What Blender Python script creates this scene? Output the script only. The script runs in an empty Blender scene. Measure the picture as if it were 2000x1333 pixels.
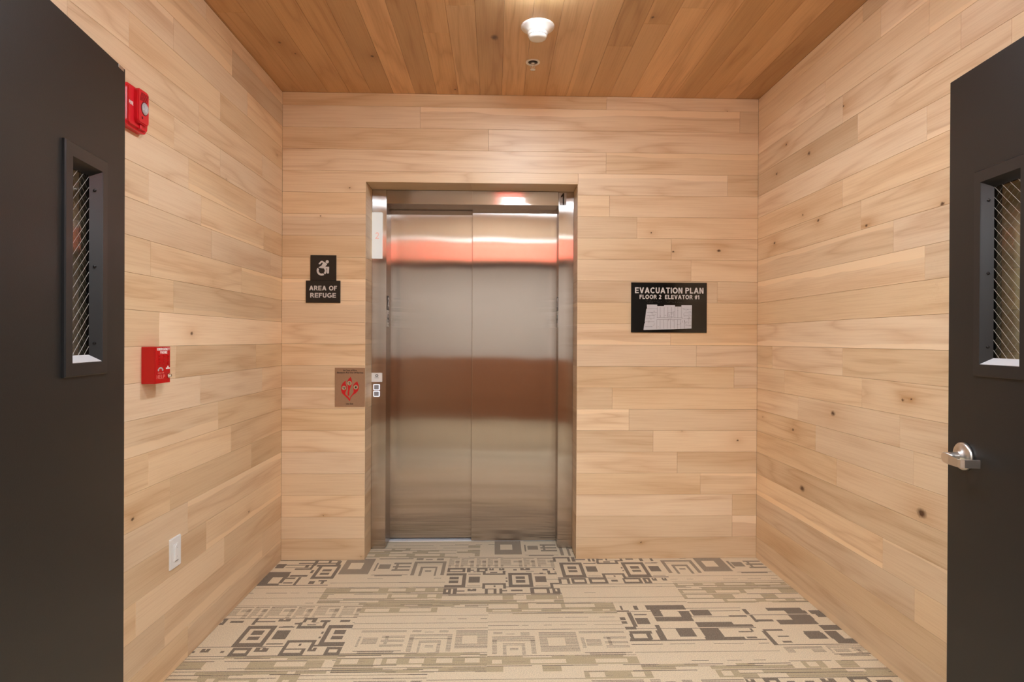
import bpy, bmesh, math, random
import numpy as np
from mathutils import Matrix, Vector

C = bpy.context.scene.collection
S = bpy.context.scene
PI = math.pi
W, H, P = 2.8137, 2.743, 0.127          # vestibule width, ceiling height, plank width

# ------------------------------------------------------------------ camera
cam = bpy.data.cameras.new('camera'); cam_o = bpy.data.objects.new('camera', cam); C.objects.link(cam_o)
yaw, pitch, roll = 0.02813, -0.00259, 0.00453
fwd = Vector((math.sin(yaw)*math.cos(pitch), math.cos(yaw)*math.cos(pitch), math.sin(pitch)))
rt = Vector((math.cos(yaw), -math.sin(yaw), 0)); up = rt.cross(fwd)
r2 = rt*math.cos(roll) + up*math.sin(roll); u2 = -rt*math.sin(roll) + up*math.cos(roll)
cam_o.matrix_world = Matrix(((r2.x, u2.x, -fwd.x, 1.24643), (r2.y, u2.y, -fwd.y, -3.56938), (r2.z, u2.z, -fwd.z, 1.30115), (0, 0, 0, 1)))
cam.sensor_width = 36; cam.lens = 36*1180/2000; cam.clip_start = 0.02
S.camera = cam_o

# ------------------------------------------------------------------ world, exposure
w = bpy.data.worlds.new('world'); S.world = w; w.use_nodes = True
w.node_tree.nodes['Background'].inputs[0].default_value = (1.0, 1.0, 1.0, 1)
w.node_tree.nodes['Background'].inputs[1].default_value = 0.6
S.view_settings.view_transform = 'Standard'; S.view_settings.look = 'None'
S.view_settings.gamma = 1; S.view_settings.use_curve_mapping = False
S.view_settings.exposure = 0.0
LAMP_EMIT = 132.0                          # round ceiling lamp of the vestibule
HALL_FILL_EMIT = 60.0                           # unseen panels added on the hall ceiling to light the vestibule walls
S.cycles.max_bounces = 10; S.cycles.diffuse_bounces = 6; S.cycles.glossy_bounces = 5
S.cycles.sample_clamp_indirect = 8
S.cycles.caustics_reflective = False; S.cycles.caustics_refractive = False

rng = random.Random(11)

# ------------------------------------------------------------------ material helpers
def srgb(r, g, b):
    f = lambda c: (c/255/12.92 if c/255 <= 0.04045 else ((c/255+0.055)/1.055)**2.4)
    return (f(r), f(g), f(b), 1)

def mat(name, col, rough=0.5, metal=0.0, spec=0.5, emit=None, estr=0.0, coat=0.0, bump=None, vary=None):
    """plain procedural material: colour with a soft noise variation and optional fine bump (scale, strength)"""
    m = bpy.data.materials.new(name); m.use_nodes = True
    nt = m.node_tree; b = nt.nodes['Principled BSDF']
    b.inputs['Base Color'].default_value = col
    b.inputs['Roughness'].default_value = rough; b.inputs['Metallic'].default_value = metal
    b.inputs['Specular IOR Level'].default_value = spec; b.inputs['Coat Weight'].default_value = coat
    if emit is not None:
        b.inputs['Emission Color'].default_value = emit; b.inputs['Emission Strength'].default_value = estr
    tc = nt.nodes.new('ShaderNodeTexCoord')
    if vary:
        n = nt.nodes.new('ShaderNodeTexNoise'); n.inputs['Scale'].default_value = vary[0]; n.inputs['Detail'].default_value = 5
        nt.links.new(tc.outputs['Object'], n.inputs['Vector'])
        mx = nt.nodes.new('ShaderNodeMix'); mx.data_type = 'RGBA'
        mx.inputs[6].default_value = tuple(c*(1-vary[1]) for c in col[:3])+(1,)
        mx.inputs[7].default_value = tuple(min(1, c*(1+vary[1])) for c in col[:3])+(1,)
        nt.links.new(n.outputs['Fac'], mx.inputs[0]); nt.links.new(mx.outputs[2], b.inputs['Base Color'])
    if bump:
        n = nt.nodes.new('ShaderNodeTexNoise'); n.inputs['Scale'].default_value = bump[0]; n.inputs['Detail'].default_value = 2
        nt.links.new(tc.outputs['Object'], n.inputs['Vector'])
        bp = nt.nodes.new('ShaderNodeBump'); bp.inputs['Strength'].default_value = bump[1]; bp.inputs['Distance'].default_value = 0.002
        nt.links.new(n.outputs['Fac'], bp.inputs['Height']); nt.links.new(bp.outputs['Normal'], b.inputs['Normal'])
    return m

def wood_material(name, base, dark, rough):
    """oak boards: base colour x per-board tone; cathedral figure, fine fibre, pores, up to two knots per board (object properties)"""
    m = bpy.data.materials.new(name); m.use_nodes = True
    nt = m.node_tree; N = nt.nodes; L = nt.links; b = N['Principled BSDF']
    def node(t, **k):
        n = N.new(t)
        for a, v in k.items(): setattr(n, a, v)
        return n
    def mth(op, a, bb=None, c=None, clamp=False):
        n = node('ShaderNodeMath', operation=op, use_clamp=clamp)
        for i, v in enumerate((a, bb, c)):
            if v is None: continue
            if isinstance(v, (int, float)): n.inputs[i].default_value = v
            else: L.new(v, n.inputs[i])
        return n.outputs[0]
    def attr(nm): return node('ShaderNodeAttribute', attribute_type='OBJECT', attribute_name=nm)
    def vm(op, a, bb):
        n = node('ShaderNodeVectorMath', operation=op)
        for i, v in enumerate((a, bb)):
            if isinstance(v, tuple): n.inputs[i].default_value = v
            else: L.new(v, n.inputs[i])
        return n.outputs[0]
    tc = node('ShaderNodeTexCoord').outputs['Object']
    pos = vm('ADD', tc, attr('grain_offset').outputs['Vector'])
    sx = node('ShaderNodeSeparateXYZ'); L.new(tc, sx.inputs[0])
    def noise(vec, scale, detail=3, dist=0.0):
        n = node('ShaderNodeTexNoise'); n.inputs['Scale'].default_value = scale; n.inputs['Detail'].default_value = detail
        n.inputs['Distortion'].default_value = dist
        L.new(vec, n.inputs['Vector']); return n.outputs['Fac']
    # knots: distance fields, they also bend the grain around them
    def knot(nm):
        k = node('ShaderNodeSeparateXYZ'); L.new(attr(nm).outputs['Vector'], k.inputs[0])
        wob = mth('MULTIPLY', mth('SUBTRACT', noise(tc, 90, 2), 0.5), 0.012)
        dx = mth('ADD', mth('SUBTRACT', sx.outputs[0], k.outputs[0]), wob); dz = mth('ADD', mth('SUBTRACT', sx.outputs[2], k.outputs[1]), wob)
        d = mth('SQRT', mth('ADD', mth('MULTIPLY', mth('MULTIPLY', dx, dx), 0.45), mth('MULTIPLY', dz, dz)))
        rr = mth('MAXIMUM', k.outputs[2], 0.0004)
        core = mth('SUBTRACT', 1.0, mth('DIVIDE', d, mth('MULTIPLY', rr, 0.62)), clamp=True)
        on = mth('GREATER_THAN', k.outputs[2], 0.0005)
        halo = mth('MULTIPLY', mth('POWER', 2.718, mth('MULTIPLY', mth('DIVIDE', d, mth('MULTIPLY', rr, 2.6)), -1.0)), on)
        return mth('MULTIPLY', mth('MULTIPLY', core, on), 1.5, clamp=True), halo, dz
    c1, h1, z1 = knot('knot'); c2, h2, z2 = knot('second_knot')
    bend = mth('ADD', mth('MULTIPLY', h1, 0.05), mth('MULTIPLY', h2, 0.05))
    # figure: contour lines of a field stretched along the board
    fv = vm('MULTIPLY', pos, (1.0, 1, 8.5))
    field = mth('ADD', noise(fv, 1.0, 2, 0.25), bend)
    fig = mth('PINGPONG', mth('MULTIPLY', field, attr('figure').outputs['Fac']), 1.0)
    fig = mth('POWER', fig, 2.6)
    fibre = noise(vm('MULTIPLY', pos, (4, 4, 190)), 1.0, 4)
    pore = noise(vm('MULTIPLY', pos, (26, 26, 620)), 1.0, 2)
    pore = mth('MULTIPLY', mth('SUBTRACT', pore, 0.60, clamp=True), 4.5, clamp=True)
    broad = noise(vm('MULTIPLY', pos, (1.5, 1, 9)), 1.0, 2)
    fleck = noise(vm('MULTIPLY', pos, (9, 9, 60)), 1.0, 3)
    fleck = mth('MULTIPLY', mth('SUBTRACT', fleck, 0.70, clamp=True), 5.0, clamp=True)
    # amount of the darker wood
    amt = mth('MULTIPLY', fig, 0.40)
    amt = mth('ADD', amt, mth('MULTIPLY', mth('SUBTRACT', fibre, 0.44, clamp=True), 0.85))
    amt = mth('ADD', amt, mth('MULTIPLY', pore, 0.13))
    amt = mth('ADD', amt, mth('MULTIPLY', mth('SUBTRACT', broad, 0.45), 0.32))
    amt = mth('ADD', amt, mth('MULTIPLY', fleck, 0.25))
    amt = mth('ADD', amt, mth('MULTIPLY', mth('ADD', h1, h2), 0.55), clamp=True)
    mx = node('ShaderNodeMix', data_type='RGBA'); L.new(amt, mx.inputs[0]); mx.inputs[6].default_value = base; mx.inputs[7].default_value = dark
    sv = node('ShaderNodeSeparateXYZ'); L.new(attr('sapwood').outputs['Vector'], sv.inputs[0])
    wob = mth('MULTIPLY', mth('SUBTRACT', noise(vm('MULTIPLY', pos, (1.6, 1, 1)), 1.0, 3), 0.5), 0.07)
    sap = mth('DIVIDE', mth('ADD', mth('SUBTRACT', mth('MULTIPLY', sx.outputs[2], sv.outputs[0]), mth('SUBTRACT', 0.0635, sv.outputs[1])), wob), 0.004, clamp=True)
    sap = mth('MULTIPLY', sap, mth('GREATER_THAN', sv.outputs[1], 0.0005))
    sm = node('ShaderNodeMix', data_type='RGBA'); L.new(mth('MULTIPLY', sap, 0.75), sm.inputs[0]); L.new(mx.outputs[2], sm.inputs[6])
    sm.inputs[7].default_value = tuple(min(1, c*1.12) for c in base[:3])+(1,)
    mx = sm
    tm = node('ShaderNodeMix', data_type='RGBA', blend_type='MULTIPLY'); tm.inputs[0].default_value = 1
    L.new(mx.outputs[2], tm.inputs[6]); L.new(attr('tone').outputs['Vector'], tm.inputs[7])
    kx = node('ShaderNodeMix', data_type='RGBA'); L.new(mth('MAXIMUM', c1, c2), kx.inputs[0]); L.new(tm.outputs[2], kx.inputs[6])
    kx.inputs[7].default_value = srgb(92, 62, 40)
    L.new(kx.outputs[2], b.inputs['Base Color'])
    b.inputs['Roughness'].default_value = rough; b.inputs['Specular IOR Level'].default_value = 0.42
    bp = node('ShaderNodeBump'); bp.inputs['Strength'].default_value = 0.12; bp.inputs['Distance'].default_value = 0.001
    L.new(fibre, bp.inputs['Height']); L.new(bp.outputs['Normal'], b.inputs['Normal'])
    return m

def steel_material(name, aniso, rough, col=(0.61, 0.555, 0.525, 1), line_axis='X'):
    """brushed stainless steel: strongly anisotropic gloss; aniso > 0 spreads reflections sideways, < 0 up and down"""
    m = bpy.data.materials.new(name); m.use_nodes = True
    nt = m.node_tree; N = nt.nodes; L = nt.links; N.remove(N['Principled BSDF'])
    b = N.new('ShaderNodeBsdfAnisotropic'); b.distribution = 'GGX'
    b.inputs['Roughness'].default_value = rough; b.inputs['Anisotropy'].default_value = aniso
    L.new(b.outputs[0], N['Material Output'].inputs['Surface'])
    t = N.new('ShaderNodeCombineXYZ')
    for i, c in enumerate((0.02, 0.03, 1.0)): t.inputs[i].default_value = c
    L.new(t.outputs[0], b.inputs['Tangent'])
    tc = N.new('ShaderNodeTexCoord'); mp = N.new('ShaderNodeMapping')
    mp.inputs['Scale'].default_value = (900, 900, 3) if line_axis == 'X' else (3, 3, 900)
    L.new(tc.outputs['Object'], mp.inputs[0])
    n = N.new('ShaderNodeTexNoise'); n.inputs['Scale'].default_value = 1; n.inputs['Detail'].default_value = 2; L.new(mp.outputs[0], n.inputs['Vector'])
    mx = N.new('ShaderNodeMix'); mx.data_type = 'RGBA'
    mx.inputs[6].default_value = tuple(c*0.93 for c in col[:3])+(1,); mx.inputs[7].default_value = tuple(c*1.06 for c in col[:3])+(1,)
    L.new(n.outputs['Fac'], mx.inputs[0]); L.new(mx.outputs[2], b.inputs['Color'])
    n2 = N.new('ShaderNodeTexNoise'); n2.inputs['Scale'].default_value = 2.4; n2.inputs['Detail'].default_value = 1; L.new(tc.outputs['Object'], n2.inputs['Vector'])
    bp = N.new('ShaderNodeBump'); bp.inputs['Strength'].default_value = 0.20; bp.inputs['Distance'].default_value = 0.006
    L.new(n2.outputs['Fac'], bp.inputs['Height']); L.new(bp.outputs['Normal'], b.inputs['Normal'])
    return m

def carpet_material():
    m = bpy.data.materials.new('carpet_pile'); m.use_nodes = True
    nt = m.node_tree; N = nt.nodes; L = nt.links; b = N['Principled BSDF']
    a = N.new('ShaderNodeAttribute'); a.attribute_name = 'yarn'
    tc = N.new('ShaderNodeTexCoord')
    g = N.new('ShaderNodeNewGeometry')
    mp = N.new('ShaderNodeMapping'); mp.inputs['Scale'].default_value = (1, 1, 1); L.new(g.outputs['Position'], mp.inputs[0])
    v = N.new('ShaderNodeTexVoronoi'); v.inputs['Scale'].default_value = 330; L.new(mp.outputs[0], v.inputs['Vector'])
    n = N.new('ShaderNodeTexNoise'); n.inputs['Scale'].default_value = 260; n.inputs['Detail'].default_value = 3; L.new(mp.outputs[0], n.inputs['Vector'])
    r = N.new('ShaderNodeMapRange'); r.inputs['From Min'].default_value = 0.3; r.inputs['From Max'].default_value = 0.7
    r.inputs['To Min'].default_value = 0.78; r.inputs['To Max'].default_value = 1.18; L.new(n.outputs['Fac'], r.inputs['Value'])
    mx = N.new('ShaderNodeMix'); mx.data_type = 'RGBA'; mx.blend_type = 'MULTIPLY'; mx.inputs[0].default_value = 1
    
    sp = N.new('ShaderNodeTexNoise'); sp.inputs['Scale'].default_value = 420; sp.inputs['Detail'].default_value = 1; L.new(g.outputs['Position'], sp.inputs['Vector'])
    th = N.new('ShaderNodeMapRange'); th.inputs['From Min'].default_value = 0.44; th.inputs['From Max'].default_value = 0.60; L.new(sp.outputs['Fac'], th.inputs['Value'])
    iv = N.new('ShaderNodeMath'); iv.operation = 'SUBTRACT'; iv.inputs[0].default_value = 1.0; L.new(a.outputs['Alpha'], iv.inputs[1])
    ml = N.new('ShaderNodeMath'); ml.operation = 'MULTIPLY'; L.new(iv.outputs[0], ml.inputs[0]); L.new(th.outputs[0], ml.inputs[1])
    fk = N.new('ShaderNodeMix'); fk.data_type = 'RGBA'; L.new(ml.outputs[0], fk.inputs[0]); L.new(a.outputs['Color'], fk.inputs[6]); fk.inputs[7].default_value = srgb(214, 194, 162)
    L.new(fk.outputs[2], mx.inputs[6]); L.new(r.outputs[0], mx.inputs[7]); L.new(mx.outputs[2], b.inputs['Base Color'])
    b.inputs['Roughness'].default_value = 0.95; b.inputs['Specular IOR Level'].default_value = 0.1
    b.inputs['Sheen Weight'].default_value = 0.15
    bp = N.new('ShaderNodeBump'); bp.inputs['Strength'].default_value = 0.6; bp.inputs['Distance'].default_value = 0.003
    L.new(v.outputs['Distance'], bp.inputs['Height']); L.new(bp.outputs['Normal'], b.inputs['Normal'])
    return m

def glass_material():
    m = bpy.data.materials.new('clear_glass'); m.use_nodes = True
    nt = m.node_tree; N = nt.nodes; L = nt.links; N.remove(N['Principled BSDF'])
    out = N['Material Output']; tr = N.new('ShaderNodeBsdfTransparent'); tr.inputs[0].default_value = (0.90, 0.93, 0.90, 1)
    gl = N.new('ShaderNodeBsdfGlossy'); gl.inputs['Roughness'].default_value = 0.02
    lw = N.new('ShaderNodeLayerWeight'); lw.inputs[0].default_value = 0.5
    p5 = N.new('ShaderNodeMath'); p5.operation = 'POWER'; p5.inputs[1].default_value = 5; L.new(lw.outputs['Facing'], p5.inputs[0])
    fr = N.new('ShaderNodeMath'); fr.operation = 'MULTIPLY_ADD'; fr.inputs[1].default_value = 0.96; fr.inputs[2].default_value = 0.04; L.new(p5.outputs[0], fr.inputs[0])
    n = N.new('ShaderNodeTexNoise'); n.inputs['Scale'].default_value = 6
    bp = N.new('ShaderNodeBump'); bp.inputs['Strength'].default_value = 0.06; L.new(n.outputs['Fac'], bp.inputs['Height'])
    L.new(bp.outputs['Normal'], gl.inputs['Normal'])
    mx = N.new('ShaderNodeMixShader'); L.new(fr.outputs[0], mx.inputs[0]); L.new(tr.outputs[0], mx.inputs[1]); L.new(gl.outputs[0], mx.inputs[2])
    L.new(mx.outputs[0], out.inputs['Surface'])
    return m

def door_paint():
    m = mat('black_door_paint', srgb(31, 31, 32), 0.38, 0, 0.45, bump=(420, 0.10))
    nt = m.node_tree; N = nt.nodes; L = nt.links; b = N['Principled BSDF']
    tc = N.new('ShaderNodeTexCoord')
    n = N.new('ShaderNodeTexNoise'); n.inputs['Scale'].default_value = 3.2; n.inputs['Detail'].default_value = 9; n.inputs['Roughness'].default_value = 0.72
    L.new(tc.outputs['Object'], n.inputs['Vector'])
    r = N.new('ShaderNodeMapRange'); r.inputs['From Min'].default_value = 0.70; r.inputs['From Max'].default_value = 0.82; L.new(n.outputs['Fac'], r.inputs['Value'])
    mx = N.new('ShaderNodeMix'); mx.data_type = 'RGBA'; mx.inputs[6].default_value = srgb(31, 31, 31); mx.inputs[7].default_value = srgb(58, 58, 57)
    L.new(r.outputs[0], mx.inputs[0]); L.new(mx.outputs[2], b.inputs['Base Color'])
    return m

M = {}
M['oak'] = wood_material('oak_wall_boards', srgb(236, 208, 172), srgb(196, 152, 108), 0.40)
M['cedar'] = wood_material('oak_ceiling_boards', srgb(214, 170, 122), srgb(164, 116, 74), 0.30)
M['backing'] = mat('dark_backing_board', srgb(92, 66, 44), 0.8, vary=(8, 0.2))
M['carpet'] = carpet_material()
M['hall_carpet'] = mat('hall_carpet', srgb(172, 152, 124), 0.95, spec=0.1, bump=(300, 0.5), vary=(3, 0.25))
M['white_paint'] = mat('white_ceiling_paint', srgb(226, 220, 210), 0.8, bump=(120, 0.05))
M['grey_paint'] = mat('greige_wall_paint', srgb(196, 184, 172), 0.7, bump=(120, 0.05))
M['wainscot'] = mat('brown_wainscot', srgb(142, 88, 54), 0.5, vary=(6, 0.2))
M['steel_v'] = steel_material('brushed_steel_vertical_grain', 0.86, 0.155)
M['steel_h'] = steel_material('brushed_steel_horizontal_grain', -0.80, 0.19, line_axis='Z')
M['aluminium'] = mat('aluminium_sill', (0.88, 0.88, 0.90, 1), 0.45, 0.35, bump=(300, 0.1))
M['satin_nickel'] = mat('satin_nickel', (0.74, 0.71, 0.68, 1), 0.33, 1, bump=(500, 0.04))
M['door'] = door_paint()
M['door_trim'] = mat('black_frame_paint', srgb(33, 33, 34), 0.33, 0, 0.5, bump=(420, 0.08))
M['screw'] = mat('black_screw', srgb(40, 38, 38), 0.25, 0.6, vary=(40, 0.2))
M['glass'] = glass_material()
M['wire'] = mat('bright_wire', (0.86, 0.84, 0.80, 1), 0.35, 0.6, vary=(60, 0.1))
M['sign_black'] = mat('black_sign_acrylic', srgb(33, 28, 24), 0.30, spec=0.5, vary=(20, 0.1))
M['sign_gloss'] = mat('black_sign_gloss', srgb(22, 19, 16), 0.10, spec=0.6, vary=(20, 0.1))
M['letter'] = mat('pale_grey_letter', srgb(214, 208, 204), 0.5, vary=(90, 0.04))
M['plan_grey'] = mat('pale_plan_print', srgb(208, 208, 214), 0.5, vary=(60, 0.03))
M['plan_line'] = mat('dark_plan_line', srgb(92, 90, 96), 0.6, vary=(60, 0.05))
M['braille'] = mat('braille_dots', srgb(70, 64, 56), 0.3, vary=(60, 0.05))
M['bronze'] = mat('brushed_bronze_sign', srgb(164, 128, 100), 0.38, 0.15, vary=(120, 0.08), bump=(300, 0.05))
M['flame'] = mat('red_flame_print', srgb(200, 14, 20), 0.45, vary=(60, 0.08))
M['ink'] = mat('black_ink', srgb(30, 22, 18), 0.6, vary=(60, 0.05))
M['picto'] = mat('tan_pictogram_disc', srgb(182, 160, 128), 0.5, vary=(60, 0.05))
M['red_plastic'] = mat('red_plastic', srgb(214, 30, 44), 0.32, spec=0.5, bump=(600, 0.05))
M['red_metal'] = mat('red_painted_metal', srgb(196, 8, 14), 0.32, spec=0.5, bump=(500, 0.06))
M['red_dark'] = mat('dark_red_recess', srgb(96, 6, 8), 0.5, vary=(40, 0.1))
M['white_print'] = mat('white_print', srgb(244, 236, 232), 0.5, vary=(80, 0.02))
M['pink_print'] = mat('faded_pink_print', srgb(226, 120, 110), 0.5, vary=(80, 0.05))
M['chrome'] = mat('chrome_button', (0.85, 0.84, 0.82, 1), 0.12, 1, vary=(40, 0.05))
M['lens'] = mat('clear_strobe_lens', srgb(190, 190, 196), 0.06, 0, 0.9, coat=0.5, vary=(170, 0.55))
M['white_plastic'] = mat('white_plastic', srgb(238, 238, 238), 0.35, bump=(400, 0.02))
M['white_shade'] = mat('grey_white_plastic', srgb(190, 190, 190), 0.4, vary=(40, 0.05))
M['cream_plastic'] = mat('cream_detector_plastic', srgb(240, 236, 230), 0.42, vary=(30, 0.03))
M['slot'] = mat('dark_slot', srgb(60, 56, 54), 0.5, vary=(40, 0.1))
M['panel_white'] = mat('white_indicator_panel', srgb(228, 234, 234), 0.3, emit=(0.95, 1, 1, 1), estr=0.22)
M['digit'] = mat('dim_red_digit', srgb(240, 205, 200), 0.4, emit=(1, 0.4, 0.35, 1), estr=0.25)
M['button_face'] = mat('grey_button_face', srgb(150, 150, 156), 0.35, vary=(500, 0.12))
M['button_ring'] = mat('lit_button_ring', srgb(250, 250, 255), 0.4, emit=(0.80, 0.87, 1, 1), estr=1.6)
M['black_plate'] = mat('black_jamb_plate', srgb(34, 24, 18), 0.4, vary=(50, 0.1))
M['white_plate'] = mat('white_jamb_plate', srgb(232, 226, 218), 0.4, vary=(50, 0.03))
M['lamp_diffuser'] = mat('lit_lamp_diffuser', (0.9, 0.9, 0.9, 1), 0.5, emit=(0.86, 1.0, 1.10, 1), estr=LAMP_EMIT)
M['hall_fill'] = mat('hall_fill_glow', (0.9, 0.9, 0.9, 1), 0.5, emit=(0.92, 1.0, 1.06, 1), estr=HALL_FILL_EMIT)
M['exit_red'] = mat('lit_red_exit_face', srgb(200, 40, 30), 0.4, emit=(1, 0.085, 0.055, 1), estr=15.0)
M['exit_white'] = mat('lit_white_strip', srgb(240, 240, 240), 0.4, emit=(1, 0.96, 0.93, 1), estr=14.0)
M['exit_letter'] = mat('lit_white_letter', srgb(250, 240, 235), 0.4, emit=(1, 0.22, 0.16, 1), estr=15.0)

# ------------------------------------------------------------------ object helpers
def obj(name, bm, m, parent=None, mw=None, smooth=False, mats=None):
    me = bpy.data.meshes.new(name); bm.to_mesh(me); bm.free()
    for x in (mats or [m]): me.materials.append(x)
    if smooth:
        for p_ in me.polygons: p_.use_smooth = True
    return link(name, me, parent, mw)
def link(name, me, parent=None, mw=None):
    o = bpy.data.objects.new(name, me); C.objects.link(o)
    if parent is not None: o.parent = parent
    if mw is not None: o.matrix_local = mw
    return o
def tag(o, label, cat=None, group=None, kind=None):
    o['label'] = label
    if cat: o['category'] = cat
    if group: o['group'] = group
    if kind: o['kind'] = kind
    return o
def empty(name, mw=None):
    o = bpy.data.objects.new(name, None); C.objects.link(o); o.empty_display_size = 0.05
    if mw is not None: o.matrix_world = mw
    return o
def T(x, y, z): return Matrix.Translation((x, y, z))
def frame(ox, ex, ey, ez):
    """matrix from an origin and the world directions of local x, y, z"""
    return Matrix(((ex[0], ey[0], ez[0], ox[0]), (ex[1], ey[1], ez[1], ox[1]), (ex[2], ey[2], ez[2], ox[2]), (0, 0, 0, 1)))

def bx(bm, x0, x1, y0, y1, z0, z1, bev=0.0, seg=1, mi=0):
    xs, ys, zs = sorted((x0, x1)), sorted((y0, y1)), sorted((z0, z1))
    v = [bm.verts.new((xs[i], ys[j], zs[k])) for i in (0, 1) for j in (0, 1) for k in (0, 1)]
    fs = [bm.faces.new([v[i] for i in f]) for f in ((0, 1, 3, 2), (4, 6, 7, 5), (0, 4, 5, 1), (2, 3, 7, 6), (0, 2, 6, 4), (1, 5, 7, 3))]
    for f in fs: f.material_index = mi
    if bev > 0:
        es = {e for f in fs for e in f.edges}
        bmesh.ops.bevel(bm, geom=list(es), offset=bev, segments=seg, profile=0.6, affect='EDGES', clamp_overlap=True)
    return bm
def box(*a, **k): return bx(bmesh.new(), *a, **k)

def prism(pts, y0, y1, bm=None):
    """polygon in x,z (counter clockwise or not) extruded from y0 (front) to y1"""
    if bm is not None: y0 -= (len(bm.faces) % 11)*1.7e-5+(len(bm.faces) % 29)*2e-6      # overlapping pieces of one print never share a plane
    bm = bm if bm is not None else bmesh.new()
    a = [bm.verts.new((x, y0, z)) for x, z in pts]; b = [bm.verts.new((x, y1, z)) for x, z in pts]
    n = len(pts)
    f1 = bm.faces.new(a); bm.faces.new(b[::-1])
    for i in range(n): bm.faces.new((a[i], b[i], b[(i+1) % n], a[(i+1) % n]))
    bmesh.ops.recalc_face_normals(bm, faces=bm.faces[:])
    return bm
def rrect(x0, x1, z0, z1, r, n=5):
    pts = []
    for cx, cz, a0 in ((x1-r, z1-r, 0), (x0+r, z1-r, 90), (x0+r, z0+r, 180), (x1-r, z0+r, 270)):
        for i in range(n+1):
            a = math.radians(a0+90*i/n); pts.append((cx+r*math.cos(a), cz+r*math.sin(a)))
    return pts
def disc(cx, cz, r, n=24, sx=1.0): return [(cx+r*sx*math.cos(2*PI*i/n), cz+r*math.sin(2*PI*i/n)) for i in range(n)]
def lathe(prof, n=40, bm=None, cap=True):
    """prof: (radius, z) pairs turned about local z"""
    bm = bm or bmesh.new(); rings = []
    for r, z in prof:
        rings.append([bm.verts.new((r*math.cos(2*PI*i/n), r*math.sin(2*PI*i/n), z)) for i in range(n)])
    for a, b in zip(rings, rings[1:]):
        for i in range(n): bm.faces.new((a[i], a[(i+1) % n], b[(i+1) % n], b[i]))
    if cap: bm.faces.new(rings[0][::-1]); bm.faces.new(rings[-1])
    bmesh.ops.recalc_face_normals(bm, faces=bm.faces[:])
    return bm
def tube(pts, r, n=8, bm=None):
    bm = bm or bmesh.new(); rings = []
    pts = [Vector(p_) for p_ in pts]
    for i, p_ in enumerate(pts):
        d = (pts[min(i+1, len(pts)-1)]-pts[max(i-1, 0)]).normalized()
        a = d.orthogonal().normalized(); b_ = d.cross(a)
        rings.append([bm.verts.new(p_+(a*math.cos(2*PI*k/n)+b_*math.sin(2*PI*k/n))*r) for k in range(n)])
    for q, s in zip(rings, rings[1:]):
        for k in range(n): bm.faces.new((q[k], q[(k+1) % n], s[(k+1) % n], s[k]))
    bm.faces.new(rings[0][::-1]); bm.faces.new(rings[-1])
    bmesh.ops.recalc_face_normals(bm, faces=bm.faces[:])
    return bm
def strip(pts, wd, y0, y1, bm=None):
    """flat ribbon of constant width along a polyline in x,z"""
    P_ = [Vector((a, b_)) for a, b_ in pts]; Lf, Rt = [], []
    for i, q in enumerate(P_):
        d = (P_[min(i+1, len(P_)-1)]-P_[max(i-1, 0)]).normalized(); nn = Vector((-d.y, d.x))*wd/2
        Lf.append(q+nn); Rt.append(q-nn)
    bm = bm or bmesh.new()
    for i in range(len(P_)-1):
        prism([tuple(Lf[i]), tuple(Lf[i+1]), tuple(Rt[i+1]), tuple(Rt[i])], y0, y1, bm)
    return bm

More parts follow.
